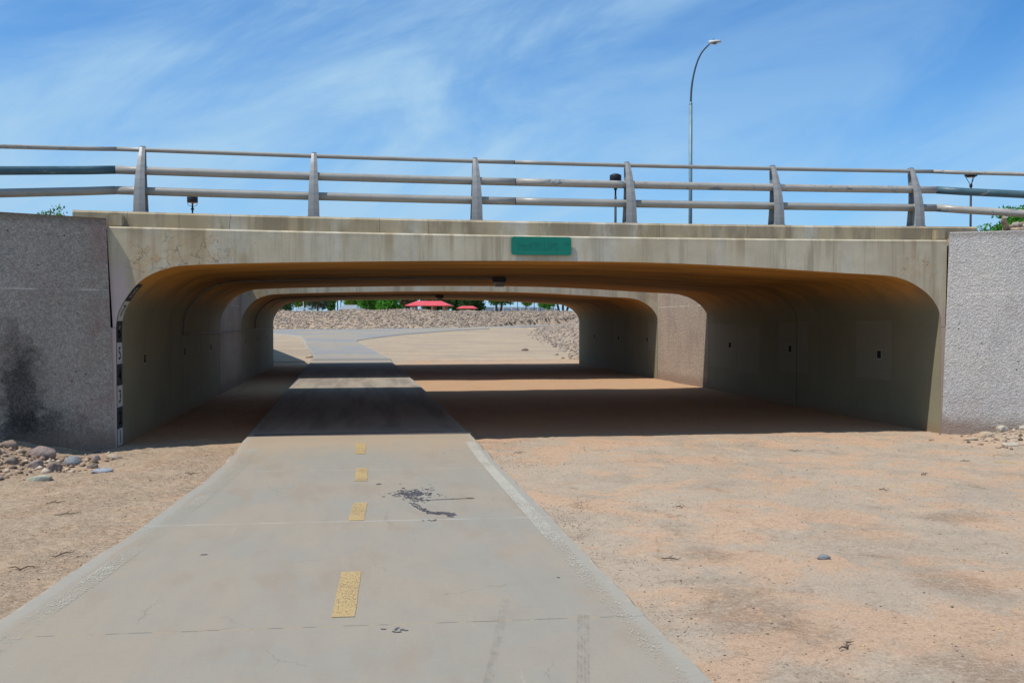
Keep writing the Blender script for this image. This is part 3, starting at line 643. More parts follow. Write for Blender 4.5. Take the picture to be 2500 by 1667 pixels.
# ------------------------------------------------------------------ guard railing
def rail_mat(name, c1, c2, teal=None, sc=3., thr=(.52, .6)):
    m = M(name, .5, .45)
    c = m.mix(m.mr(m.noise(5, 5, .7, 0, m.mapv((.6, 1, 2))), .35, .68), c1, c2)
    c = m.mix(m.mr(m.noise(25, 4, .7), .55, .8, 0, .3), c, (.16, .13, .10))
    if teal: c = m.mix(m.mr(m.noise(sc, 5, .75, .5, m.mapv((.8, 1, 1.6))), thr[0], thr[1]), c, teal)
    return m.done(c, m.bump(m.noise(60, 3), .08, .002), m.mr(m.noise(9, 4), .3, .7, .36, .55))
MAT['rail'] = rail_mat('aged_grey_rail', (.315, .30, .27), (.26, .248, .222))
MAT['railR'] = rail_mat('chipped_grey_rail', (.36, .34, .305), (.30, .28, .245), (.13, .16, .19), 4.5, (.56, .62))
MAT['teal'] = rail_mat('teal_rail', (.035, .085, .115), (.06, .12, .145), (.32, .31, .28), 3.5, (.64, .70))
MAT['post'] = rail_mat('cast_grey_post', (.27, .27, .265), (.21, .21, .21))
MAT['dark'] = simple('dark_gap', (.03, .028, .026), .8)
def post_mesh():
    """cast post with curved front flange, web and rear flange, about .95 m tall, base at z=0, front of base at y=0"""
    hh = .965; n = 14; fr, rr = [], []
    bm = bmesh.new()
    def prof_(t):      # front y, rear y, flange half width
        yf = .255 * t ** 2.2; yr = .275 - .055 * math.sin(math.pi * t) + .055 * t * t; hw = .080 - .044 * t ** 1.7
        return yf, yr, hw
    def sheet(fn, th):
        rows = []
        for i in range(n + 1):
            t = i / n; z = t * hh; y, hw = fn(t)
            rows.append([bm.verts.new(v) for v in ((-hw, y, z), (0, y - .010, z), (hw, y, z), (hw, y + th, z), (-hw, y + th, z))])
        for i in range(n):
            for j in range(5):
                bm.faces.new((rows[i][j], rows[i][(j + 1) % 5], rows[i + 1][(j + 1) % 5], rows[i + 1][j]))
        bm.faces.new(rows[0]); bm.faces.new(rows[-1][::-1])
    sheet(lambda t: (prof_(t)[0], prof_(t)[2]), .022)
    sheet(lambda t: (prof_(t)[1], prof_(t)[2] * .92), .018)
    rows = []
    for i in range(n + 1):
        t = i / n; yf, yr, hw = prof_(t); rows.append([bm.verts.new(v) for v in ((-.012, yf + .015, t * hh), (.012, yf + .015, t * hh), (.012, yr + .005, t * hh), (-.012, yr + .005, t * hh))])
    for i in range(n):
        for j in range(4): bm.faces.new((rows[i][j], rows[i][(j + 1) % 4], rows[i + 1][(j + 1) % 4], rows[i + 1][j]))
    bm.faces.new(rows[-1][::-1])
    # rounded cap joining both flanges
    box(bm, (0, .300, hh + .004), (.068, .095, .022), None, .006)
    box(bm, (0, .13, .012), (.17, .31, .024), None, .004)
    for x, y in ((-.055, .06), (.055, .06), (-.055, .20), (.055, .20)): lathe(bm, ((0.0, .05), (.013, .05), (.013, .02)), (x, y, 0), 6)
    bmesh.ops.recalc_face_normals(bm, faces=bm.faces)
    me = bpy.data.meshes.new('post'); bm.to_mesh(me); bm.free(); me.materials.append(MAT['post']); return me
POST = post_mesh()
BOSS = []
for z, r in ((.325, .062), (.615, .062), (.925, .036)):
    bm = bmesh.new(); bmesh.ops.create_uvsphere(bm, u_segments=18, v_segments=12, radius=r * 1.05, matrix=Matrix.Diagonal((1.15, 1.0, 1.0, 1)))
    for f in bm.faces: f.smooth = True
    me = bpy.data.meshes.new('rail_seat'); bm.to_mesh(me); bm.free(); me.materials.append(MAT['rail']); BOSS.append((me, (0, .185 + (.085 if z > .9 else 0), z)))
POSTX = [-3.05, -.63, 1.76, 4.13, 6.51, 8.88]
def railing(label, yb_, flip, ends):
    T = thing('guard_railing', label, 'railing', (0, 0, 0)); s = -1 if flip else 1
    def put_post(x, y, z, rz):
        p = link(bpy.data.objects.new('post', POST), T); p.location = (x, y, z); p.rotation_euler = (0, 0, rz + (math.pi if flip else 0))
        
        for me, lc in BOSS: b = link(bpy.data.objects.new('rail_seat', me), p); b.location = lc
    for x in POSTX: put_post(x, yb_, 3.24 + D(x), 0)
    yr = yb_ + s * .185
    specs = (('top_rail', 3.24 + .925, .031, .085 * s), ('middle_rail', 3.24 + .615, .059, 0), ('bottom_rail', 3.24 + .325, .059, 0))
    for nm, z, r, dy in specs:
        xs = np.linspace(-3.40, 9.25, 28); cuts = [-3.40, 2.32, 9.25]
        for a, b, mt in ((-3.40, 2.355, MAT['rail']), (2.365, 9.25, MAT['rail'] if nm != 'middle_rail' else MAT['railR'])):
            bm = bmesh.new(); tube(bm, [(x, yr + dy, z + D(x)) for x in np.linspace(a, b, 16)], r, 20); obj(nm, bm, mt, T)
        bm = bmesh.new()
        for xj in (-3.405, 2.36, 9.255): bm = bmesh.new(); tube(bm, [(xj - .006, yr + dy, z + D(xj)), (xj + .006, yr + dy, z + D(xj))], r * .93, 20); obj('rail_joint', bm, MAT['dark'], T)
        if ends:
            drop = {'top_rail': .095, 'middle_rail': .12, 'bottom_rail': .13}[nm]
            for sg, x0 in ((-1, -3.41), (1, 9.26)):
                bm = bmesh.new(); pts = []
                for k in range(14):
                    q = k / 13 * 5.2; bend = min(1, q / .25)
                    pts.append((x0 + sg * .90 * q, yr + dy - s * .45 * max(0, q - .08), z + D(x0) - drop * min(q / 1.3, 1.6) * (q > 0)))
                mt = MAT['teal'] if nm == 'middle_rail' else (MAT['railR'] if sg > 0 or nm == 'top_rail' else MAT['rail'])
                tube(bm, pts, r * 1.02, 20); obj(nm, bm, mt, T)
    if ends:
        for sg, x0 in ((-1, -3.4), (1, 9.25)):
            for q in (2.4, 4.7): put_post(x0 + sg * .90 * q, yb_ - s * .45 * q, 3.12, sg * -.45 * s)
railing('curved-post metal guard rail with three tubes along the edge of the nearer bridge', 14.745, False, True)
railing('metal guard rail on the far edge of the farther bridge', Y3 - .325, True, False)

# ------------------------------------------------------------------ sign
T = thing('street_sign', 'blank-looking green plate with ghosted lettering on the beam face', 'sign', (2.665, Y0 - .03, 2.856), 0)
def rrect(w, h, r, n=6):
    out = []
    for cx, cy, a0 in ((w / 2 - r, h / 2 - r, 0), (-w / 2 + r, h / 2 - r, 90), (-w / 2 + r, -h / 2 + r, 180), (w / 2 - r, -h / 2 + r, 270)):
        for k in range(n + 1): t = R(a0 + 90 * k / n); out.append((cx + r * math.cos(t), cy + r * math.sin(t)))
    return out
def plate(bm, pts, y0, y1):
    a = [bm.verts.new((x, y0, z)) for x, z in pts]; b = [bm.verts.new((x, y1, z)) for x, z in pts]
    bm.faces.new(a); bm.faces.new(b[::-1])
    for i in range(len(pts)): j = (i + 1) % len(pts); bm.faces.new((a[i], b[i], b[j], a[j]))
    bmesh.ops.recalc_face_normals(bm, faces=bm.faces); return bm
MAT['green'] = simple('sign_green', (.005, .185, .125), .45, 0, .06, 3)
MAT['green2'] = simple('ghost_letter_green', (.006, .150, .112), .5, 0, .05, 3)
MAT['green3'] = simple('sign_rim_green', (.006, .24, .165), .45, 0, .06, 3)
obj('sign_face', plate(bmesh.new(), rrect(.885, .255, .035), -.004, .004), MAT['green'], T)
obj('sign_rim', plate(bmesh.new(), rrect(.897, .267, .04), -.001, .006), MAT['green3'], T)
def text(body, size, loc, rot, mat, parent, name='lettering', align='CENTER', ext=.0005, sxz=(1, 1)):
    cu = bpy.data.curves.new('t', 'FONT'); cu.body = body; cu.size = size; cu.align_x = align; cu.align_y = 'CENTER'; cu.extrude = ext
    o = bpy.data.objects.new('t', cu); C.objects.link(o); bpy.context.view_layer.update()
    me = bpy.data.meshes.new_from_object(o.evaluated_get(bpy.context.evaluated_depsgraph_get())); bpy.data.objects.remove(o)
    me.name = name; me.materials.clear(); me.materials.append(mat)
    r = link(bpy.data.objects.new(name, me), parent); r.location = loc; r.rotation_euler = rot; r.scale = (sxz[0], sxz[1], 1); return r
text('McKELLIPS', .155, (-.055, -.0052, -.012), (R(90), 0, 0), MAT['green2'], T, sxz=(.86, 1))
text('RD', .055, (.385, -.0052, .035), (R(90), 0, 0), MAT['green2'], T)
# bolts
bm = bmesh.new()
box(bm, (0, .018, 0), (.7, .024, .05))
obj('sign_bracket', bm, MAT['iron'], T)

# ------------------------------------------------------------------ flood gauge painted on the left jamb
T = thing('flood_gauge', 'painted black and white depth gauge with numbers up the left jamb of the opening', 'flood gauge', (XL, 14.6, 0))
arcp = [(XL, .0)] + arch[:30]; al = [0.]
for i in range(1, len(arcp)): al.append(al[-1] + math.hypot(arcp[i][0] - arcp[i - 1][0], arcp[i][1] - arcp[i - 1][1]))
def on_arc(s, off):
    s = max(0, s); x = float(np.interp(s, al, [p[0] for p in arcp])); z = float(np.interp(s, al, [p[1] for p in arcp]))
    x2 = float(np.interp(s + .02, al, [p[0] for p in arcp])); z2 = float(np.interp(s + .02, al, [p[1] for p in arcp])); d = Vector((x2 - x, z2 - z)).normalized()
    return x + d.y * off, z - d.x * off
def gpaint(name, c):
    m = M(name, .8, .2); return m.done(m.mix(m.mr(m.noise(8, 5, .7), .35, .7), c, tuple(x * .72 for x in c)), None, None, m.mr(m.noise(14, 5, .8), .30, .36, .25, 1))
gw, gk = gpaint('gauge_white', (.56, .56, .55)), gpaint('gauge_black', (.045, .055, .065))
glw, glk = gpaint('gauge_digit_white', (.62, .63, .62)), gpaint('gauge_digit_black', (.05, .055, .06))
for k in range(8):
    s0, s1 = (.02 if k == 0 else .255 + .300 * (k - 1) + .003), .255 + .300 * k; n = 6; vs = []; fs = []
    for i in range(n + 1):
        x, z = on_arc(s0 + (s1 - s0) * i / n, .004); vs += [(x - XL, -.155, z), (x - XL, .16, z)]
        if i: fs.append((2 * i - 2, 2 * i - 1, 2 * i + 1, 2 * i))
    pn = obj('gauge_panel', (vs, fs), gk if k % 2 else gw, T)
    t = text(str(k + 1), .27, (0, 0, 0), (0, 0, 0), glw if k % 2 else glk, pn, 'numeral')
    me = t.data; xs_ = [v.co.x for v in me.vertices]; ysv = [v.co.y for v in me.vertices]; my = (min(ysv) + max(ysv)) / 2
    bmm = bmesh.new(); bmm.from_mesh(me); bmesh.ops.triangulate(bmm, faces=bmm.faces); bmesh.ops.subdivide_edges(bmm, edges=bmm.edges, cuts=1)
    for v in bmm.verts:
        x, z = on_arc((s0 + s1) / 2 + (v.co.y - my) * .95, .007); v.co = Vector((x - XL, v.co.x * 1.15, z))
    # +y points away from the viewer, who reads it from the right: left of a digit is nearer
    bmm.to_mesh(me); bmm.free()

# ------------------------------------------------------------------ tunnel lights and conduit
MAT['black'] = simple('black_housing', (.018, .017, .016), .5)
MAT['lens'] = simple('dusty_lens', (.20, .19, .18), .3)
def soffit(x): return float(np.interp(x, [p[0] for p in arch[20:-20]], [p[1] for p in arch[20:-20]]))
for x, y, lab in ((2.79, 19.7, 'black box lamp on the ceiling of the nearer bridge'), (2.68, 33.0, 'black box lamp on the ceiling of the farther bridge')):
    z = soffit(x); T = thing('ceiling_light', lab, 'light', (x, y, z))
    bm = bmesh.new(); box(bm, (0, 0, -.055), (.25, .24, .105), None, .012); obj('housing', bm, MAT['black'], T)
    bm = bmesh.new(); vs0 = [bm.verts.new(v) for v in ((-.10, -.10, -.108), (.10, -.10, -.108), (.10, .10, -.108), (-.10, .10, -.108))]; vs1 = [bm.verts.new(v) for v in ((-.085, -.085, -.195), (.085, -.085, -.195), (.085, .085, -.195), (-.085, .085, -.195))]
    bm.faces.new(vs0); bm.faces.new(vs1[::-1])
    for i in range(4): bm.faces.new((vs0[i], vs0[(i + 1) % 4], vs1[(i + 1) % 4], vs1[i]))
    bmesh.ops.recalc_face_normals(bm, faces=bm.faces); obj('lens', bm, MAT['lens'], T)
MAT['conduit'] = simple('grey_conduit', (.22, .205, .18), .6, .2)
i0 = next(i for i, p in enumerate(arch) if p[1] > 1.66)
lo = [(p[0] + .02, p[1] - .02) for p in arch[4:34]]
pts = [(XL + .022, 19.68, 1.50)] + [(x + (.0 if z > 2.5 else .004), 19.7, z) for x, z in lo if z > 1.52]
xs = [x for x in np.linspace(pts[-1][0] + .3, 2.66, 12)]
bm = bmesh.new(); tube(bm, pts + [(x, 19.7, soffit(x) - .022) for x in xs], .017, 8)
T = tag(obj('conduit', bm, MAT['conduit']), 'thin conduit crossing the near bridge ceiling to its lamp and down the left wall', 'pipe')
bm = bmesh.new(); tube(bm, [(XL + .024, 19.7 + (Y3 - 19.8) * t, 1.50 + .012 * math.sin(t * 21)) for t in np.linspace(0, 1, 20)], .019, 8)
obj('wall_run', bm, MAT['conduit'], T)
lo2 = [(XL + .022, 33.0, 1.53)] + [(x, 33.0, z) for x, z in lo if z > 1.55] + [(x, 33.0, soffit(x) - .022) for x in np.linspace(-1.5, 2.56, 10)]
bm = bmesh.new(); tube(bm, lo2, .017, 8)
tag(obj('conduit', bm, MAT['conduit']), 'thin conduit over the farther bridge ceiling to its lamp', 'pipe')

# ------------------------------------------------------------------ lamps on the road side
MAT['galv'] = simple('blue_grey_galvanised_steel', (.15, .23, .27), .5, .3, .15, 3)
MAT['galvd'] = simple('dark_galvanised_steel', (.075, .11, .125), .5, .3, .15, 3)
MAT['lampgrey'] = simple('lamp_head_grey', (.42, .44, .44), .5, 0)
T = thing('street_lamp', 'tall blue-grey street lamp with a curved arm rising behind the guard rail', 'street lamp', (14.75, 43, 2.95))
bm = bmesh.new(); tube(bm, [(0, 0, 0), (0, 0, 8.5)], [.085, .078], 16); obj('pole', bm, MAT['galv'], T)
bm = bmesh.new(); lathe(bm, ((0.0, 0.12), (.05, .12), (.085, .0)), (0, 0, 8.5), 14); obj('collar', bm, MAT['galv'], T)
bm = bmesh.new(); A_ = [(0, 0), (.025, .63), (.10, 1.22), (.24, 1.81), (.42, 2.22), (.68, 2.52)]
A_ = catmull(A_, 4); tube(bm, [(d, -.7 * d, 8.55 + h) for d, h in A_], [.050 - .018 * i / len(A_) for i in range(len(A_))], 12); obj('arm', bm, MAT['galvd'], T)
bm = bmesh.new()
n = 12; rings = []
for i in range(n + 1):
    t = i / n; wdt = .15 * math.sin(math.pi * min(.97, t * .80 + .14)) ** .7; hgt = .10 * (1 - t) ** .5 + .025
    cx, cy, cz = .66 + .46 * t, -.46 - .30 * t, 11.12 + .03 * t
    ring_ = []
    for k in range(14):
        a = 2 * math.pi * k / 14; dn = math.sin(a); ring_.append(bm.verts.new((cx + .55 * wdt * math.cos(a) * .6, cy + .83 * wdt * math.cos(a), cz + (hgt if dn > 0 else .055) * dn)))
    rings.append(ring_)
for i in range(n):
    for k in range(14): f = bm.faces.new((rings[i][k], rings[i][(k + 1) % 14], rings[i + 1][(k + 1) % 14], rings[i + 1][k])); f.smooth = True
bm.faces.new(rings[0]); bm.faces.new(rings[-1][::-1]); bmesh.ops.recalc_face_normals(bm, faces=bm.faces)
hd = obj('lamp_head', bm, MAT['lampgrey'], T)
bm = bmesh.new(); lathe(bm, ((0, -.03), (.09, -.02), (.11, .02)), (.88, -.61, 11.07), 16); obj('lens', bm, MAT['lens'], hd)
bm = bmesh.new(); lathe(bm, ((.035, 0), (.035, .07), (0, .075)), (.84, -.57, 11.22), 10); obj('photocell', bm, MAT['galvd'], hd)
bm = bmesh.new(); box(bm, (.15, 0, 2.92), (.10, .3, .42), None, .01); obj('side_box', bm, MAT['galvd'], T)
MAT['lampblk'] = simple('black_lamp_metal', (.022, .022, .028), .5, .2)
MAT['glow'] = simple('warm_lamp_glass', (.55, .36, .22), .4)
def drum_lamp(x, y, top, label, zb=2.9):
    T = thing('park_lamp', label, 'park lamp', (x, y, zb)); h = top - zb
    bm = bmesh.new(); tube(bm, [(0, 0, 0), (0, 0, h - .95)], [.06, .05], 12); obj('pole', bm, MAT['lampblk'], T)
    bm = bmesh.new(); lathe(bm, ((.0, h), (.12, h), (.235, h - .05), (.25, h - .09), (.25, h - .30), (.225, h - .335), (.16, h - .335)), seg=28); hd = obj('lamp_head', bm, MAT['lampblk'], T)
    bm = bmesh.new(); lathe(bm, ((.16, h - .335), (.10, h - .37), (.0, h - .37)), seg=20); obj('glass', bm, MAT['glow'], hd)
    bm = bmesh.new()
    for k in range(4):
        a = k * math.pi / 2 + .3; c_, s_ = math.cos(a), math.sin(a)
        tube(bm, [(.215 * c_, .215 * s_, h - .33), (.215 * c_, .215 * s_, h - .42), (.17 * c_, .17 * s_, h - .47), (.04 * c_, .04 * s_, h - .51)], .011, 6)
    lathe(bm, ((.0, h - .46), (.04, h - .48), (.045, h - .60), (.075, h - .60), (.075, h - .66), (.04, h - .7), (.04, h - .95)), seg=12)
    tube(bm, [(0, 0, h - .5), (0, 0, h - .36)], .02, 8)
    obj('cage', bm, MAT['lampblk'], T)
drum_lamp(10.85, 41.3, 8.02, 'black drum-headed park lamp on a thin pole behind the middle of the rail')
drum_lamp(-7.75, 49.2, 7.72, 'black drum-headed park lamp whose top peeps over the parapet at left', 2.9)
T = thing('park_lamp', 'dark flat-disc park lamp on a thin pole at the right end of the rail', 'park lamp', (25.6, 38.7, 2.6))
bm = bmesh.new(); tube(bm, [(0, 0, 0), (0, 0, 4.85)], [.05, .042], 12); lathe(bm, ((.042, 4.8), (.065, 4.85), (.055, 4.95), (0, 4.96)), seg=12); obj('pole', bm, MAT['lampblk'], T)
bm = bmesh.new(); lathe(bm, ((0, 5.36), (.24, 5.36), (.27, 5.33), (.24, 5.27), (.17, 5.25), (.17, 5.23), (0, 5.23)), seg=30); hd = obj('lamp_head', bm, MAT['lampblk'], T)
bm = bmesh.new(); lathe(bm, ((.14, 5.228), (0, 5.215)), seg=20); obj('glass', bm, MAT['glow'], hd)
bm = bmesh.new()
for k in range(3):
    a = k * 2 * math.pi / 3 + .35; tube(bm, [(.03 * math.cos(a), .03 * math.sin(a), 4.93), (.21 * math.cos(a), .21 * math.sin(a), 5.26)], .014, 6)
obj('bracket', bm, MAT['lampblk'], T)

# ------------------------------------------------------------------ rocks
def rock_mat(name, c1, c2, spk=.35):
    m = M(name, .9, .2); c = m.mix(m.mr(m.noise(7, 5, .65), .35, .65), c1, c2)
    c = m.mix(m.mr(m.noise(45, 5, .85), .50, .66, 0, spk), c, tuple(x * .3 for x in c1)); c = m.mix(m.mr(m.noise(5, 6, .75, 0, m.mapv(loc=(3, 1, 1))), .47, .62, 0, .8), c, (.40, .295, .20))
    return m.done(c, m.bump(m.noise(24, 6, .75), .8, .02))
RM = {'pink': rock_mat('pink_stone', (.25, .19, .17), (.31, .24, .215)), 'grey': rock_mat('grey_stone', (.20, .20, .205), (.27, .275, .28)), 'brown': rock_mat('brown_stone', (.21, .155, .125), (.28, .21, .165)),
      'green': rock_mat('pale_green_stone', (.33, .34, .26), (.42, .41, .32), .15), 'tan': rock_mat('tan_stone', (.40, .30, .21), (.47, .37, .27), .15), 'blue': rock_mat('blue_grey_stone', (.24, .27, .31), (.33, .35, .38)), 'white': rock_mat('pale_stone', (.40, .35, .28), (.46, .41, .34), .15)}
def rock_geo(dims, seed, sub=3, ang=.0):
    rnd = random.Random(seed); bm = bmesh.new(); bmesh.ops.create_icosphere(bm, subdivisions=sub, radius=1)
    pl = [(Vector((rnd.gauss(0, 1), rnd.gauss(0, 1), rnd.gauss(0, .7))).normalized(), rnd.uniform(.62, .92)) for _ in range(7)]
    o = [rnd.uniform(0, 50) for _ in range(3)]
    for v in bm.verts:
        p = v.co.copy()
        for n_, d in pl:
            e = p.dot(n_) - d
            if e > 0: p -= n_ * e * (.45 + .5 * ang)
        q = 1 + .16 * float(vn(p.x * 1.7 + o[0], p.y * 1.7 + p.z * 1.3 + o[1], seed)) + .07 * float(vn(p.x * 4.5 + o[1], p.y * 4.5 + p.z * 3.9 + o[2], seed + 3))
        v.co = Vector((p.x * dims[0] * q, p.y * dims[1] * q, p.z * dims[2] * q))
    for f in bm.faces: f.smooth = ang < .5
    return bm
def gh(x, y): return float(gz(np.array([x]), np.array([y]))[0])
# boulders at the foot of the left wall: (x, y, half sizes, colour, rotation, angular, label)
cob = [(-3.93, 13.22, (.26, .19, .17), 'pink', .1, .2, 'largest pinkish boulder against the sooty left wall'),
       (-4.33, 13.30, (.17, .14, .12), 'brown', .4, .4, 'dark boulder half under the soot stain, behind the largest pink boulder'),
       (-3.50, 12.98, (.17, .15, .13), 'grey', .2, .1, 'smooth round grey boulder just right of the largest pink one'),
       (-3.82, 12.62, (.16, .14, .125), 'pink', .7, .3, 'rounded purplish boulder in front of the largest pink one'),
       (-3.55, 12.42, (.17, .13, .14), 'brown', 1.1, .9, 'angular brown boulder standing on edge in front of the round grey one'),
       (-3.30, 13.28, (.10, .09, .085), 'pink', 0, .3, 'small pinkish stone at the wall foot right of the round grey boulder'),
       (-3.10, 13.35, (.15, .10, .075), 'tan', .1, .2, 'flat tan stone nearest the left corner of the opening'),
       (-3.18, 12.65, (.10, .08, .075), 'brown', .5, .8, 'small brown angular stone half buried right of the angular brown boulder'),
       (-2.95, 12.16, (.20, .13, .05), 'blue', .2, .1, 'low blue-grey stone nearly buried in the dirt'),
       (-3.50, 11.72, (.21, .11, .075), 'green', .1, .1, 'flat pale green oval stone out in front of the pile'),
       (-4.10, 12.62, (.13, .11, .10), 'brown', .3, .3, 'reddish brown stone at the left, between pink and blue ones'),
       (-4.40, 12.85, (.17, .12, .09), 'blue', .2, .2, 'blue-grey stone at the left picture edge near the wall'),
       (-4.02, 11.75, (.20, .13, .075), 'pink', .1, .3, 'low mauve stone at the left picture edge in front of the pile'),
       (-3.90, 11.32, (.10, .08, .05), 'brown', .6, .4, 'small brown stone out in front at the left picture edge'),
       (-3.60, 9.25, (.12, .09, .08), 'tan', .2, .6, 'orange-tan stone alone on the dirt at the left picture edge')]
for i, (x, y, dm, col, rz, ang, lab) in enumerate(cob):
    dm = tuple(q * .66 for q in dm); o = obj('boulder', rock_geo(dm, 100 + i, 4, ang), RM[col]); o.location = (x, y, gh(x, y) + dm[2] * .22); o.rotation_euler = (random.uniform(-.1, .1), random.uniform(-.15, .15), rz)
    tag(o, lab, 'rock', 'stones at the foot of the left wall')
cobr = [(9.50, 13.92, (.17, .11, .075), 'tan', .1, .6, 'tan and blue stone at the foot of the pale wall'), (9.83, 14.0, (.14, .11, .095), 'white', .4, .8, 'angular pale stone at the foot of the pale wall'),
        (10.10, 13.86, (.13, .09, .06), 'white', .2, .8, 'flat pale stone right of the angular pale one'), (9.95, 13.3, (.22, .15, .05), 'blue', .2, .3, 'wide blue-grey stone sunk in dirt at the right picture edge'),
        (9.30, 13.05, (.20, .12, .045), 'white', .4, .3, 'low pale mauve stone sunk in the dirt before the pale wall'), (9.12, 13.72, (.15, .08, .05), 'tan', -.1, .5, 'low tan stone at the right corner of the opening'),
        (10.1, 12.9, (.16, .1, .07), 'tan', .3, .6, 'tan stone at the right picture edge in front of the others'), (9.45, 13.45, (.09, .07, .05), 'tan', .9, .5, 'small tan stone in the middle of the right-hand group')]
for i, (x, y, dm, col, rz, ang, lab) in enumerate(cobr):
    dm = tuple(q * .8 for q in dm); o = obj('boulder', rock_geo(dm, 200 + i, 4, ang), RM[col]); o.location = (x, y, gh(x, y) + dm[2] * .25); o.rotation_euler = (0, 0, rz); tag(o, lab, 'rock', 'stones at the foot of the right wall')
for x, y, dm, col, lab in ((8.45, 50.3, (.20, .14, .10), 'brown', 'brownish stone lying alone on the far dirt beyond the bridges'), (10.6, 46.8, (.30, .2, .14), 'grey', 'long grey stone near the right wall end beyond the bridges'), (10.35, 44.2, (.17, .15, .16), 'grey', 'small upright stone against the right mouth of the farther bridge'),
                      (-2.15, 45.3, (.17, .12, .08), 'tan', 'tan stone beside the left edge of the path beyond the bridges'), (3.4, 6.9, (.06, .04, .025), 'grey', 'small flat dark stone out on the right-hand dirt'),
                      (5.25, 6.05, (.09, .06, .012), 'blue', 'flat blue-grey stone flush with the dirt at lower right'), (6.3, 7.85, (.10, .07, .012), 'blue', 'flat blue stone flush with the dirt at the right picture edge'), (-3.62, 7.95, (.12, .07, .012), 'blue', 'flat blue stone flush with the dirt at the left picture edge')):
    o = obj('stone', rock_geo(dm, int(x * 37) % 97, 3, .4), RM[col]); o.location = (x, y, gh(x, y) + dm[2] * .4); o.rotation_euler = (0, 0, random.random()); tag(o, lab, 'rock')

# riprap banks
rr_ = [rock_mat('riprap_%d' % i, a, b, .3) for i, (a, b) in enumerate((((.30, .215, .165), (.35, .26, .205)), ((.25, .21, .185), (.30, .26, .23)), ((.33, .255, .19), (.37, .29, .22)), ((.26, .19, .155), (.30, .225, .185)), ((.17, .16, .15), (.22, .205, .19)), ((.36, .31, .25), (.41, .36, .30))))]
protos = []
for i in range(6):
    bm = rock_geo((1, .75, .36), 300 + i, 1, .75); me = bpy.data.meshes.new('riprap_rock'); bm.to_mesh(me); bm.free(); me.materials.append(rr_[i]); protos.append(me)
rnd = random.Random(5); sites = []
def xtoe(y): return float(np.interp(y, [41, 50, 60, 76, 92, 100], [9.6, 11.4, 12.2, 14.3, 18, 22]))
cand = []
for _ in range(60000):
    if len(cand) > 14000: break
    if rnd.random() < .72:
        x = rnd.uniform(-30, 24); t = float(bank_toe(np.array([x]))[0]); y = t + rnd.uniform(-.2, 8.6) ** 1.0
        if rnd.random() < .10: y = t - rnd.random() * 1.2
        s = rnd.uniform(.06, .17) * (1.5 if rnd.random() < .07 else 1)
    else:
        y = rnd.uniform(42.5, 92); xt = xtoe(y); x = xt + rnd.uniform(-.5, 7) + (rnd.random() ** 3) * -1.0; s = rnd.uniform(.06, .15) * (1.5 if rnd.random() < .06 else 1)
        if y < 46 and x > 12: continue
    cand.append((x, y, s))
for _ in range(1800):
    x, y = rnd.uniform(11, 25), rnd.uniform(82, 101)
    if x > xtoe(y) - 1 or y > float(bank_toe(np.array([x]))[0]): cand.append((x, y, rnd.uniform(.06, .17)))
# nearest ones that the camera can look at through the openings become individuals
def seen(x, y): a = x / y; return -.098 < a < .222
cand.sort(key=lambda c: (not seen(c[0], c[1]), -c[2] / math.hypot(c[0], c[1])))
Vs, Fs, n0 = [], [], 0; mats_idx = []
for i, (x, y, s) in enumerate(cand):
    z = gh(x, y) + s * .12; rot = Matrix.Rotation(rnd.random() * 6.28, 4, 'Z') @ Matrix.Rotation(rnd.uniform(-.5, .5), 4, 'X') @ Matrix.Rotation(rnd.uniform(-.5, .5), 4, 'Y'); p = rnd.randrange(6)
    if i < 300:
        o = bpy.data.objects.new('riprap_rock', protos[p]); C.objects.link(o); o.matrix_world = Matrix.Translation((x, y, z)) @ rot @ Matrix.Scale(s, 4)
        tag(o, 'grey-tan riprap rock on the stone-covered bank beyond the bridges', 'rock', 'riprap rocks on the far bank')
    else:
        mt = np.array((Matrix.Translation((x, y, z)) @ rot @ Matrix.Scale(s, 4)))
        if p not in IH:
            me = protos[p]; a = np.empty(len(me.vertices) * 3); me.vertices.foreach_get('co', a); f = np.array([tuple(q.vertices) for q in me.polygons]); IH[p] = (a.reshape(-1, 3), f)
        a, f = IH[p]; Vs.append(a @ mt[:3, :3].T + mt[:3, 3]); Fs.append(f + n0); n0 += len(a); mats_idx.append(np.full(len(f), p))
o = fast_mesh('riprap', np.concatenate(Vs).astype(np.float32), np.concatenate(Fs).astype(np.int32), rr_[0])
for q in rr_[1:]: o.data.materials.append(q)
o.data.polygons.foreach_set('material_index', np.concatenate(mats_idx).astype(np.int32)); o['kind'] = 'stuff'; tag(o, 'smaller grey and tan riprap rocks covering the far bank', 'riprap')

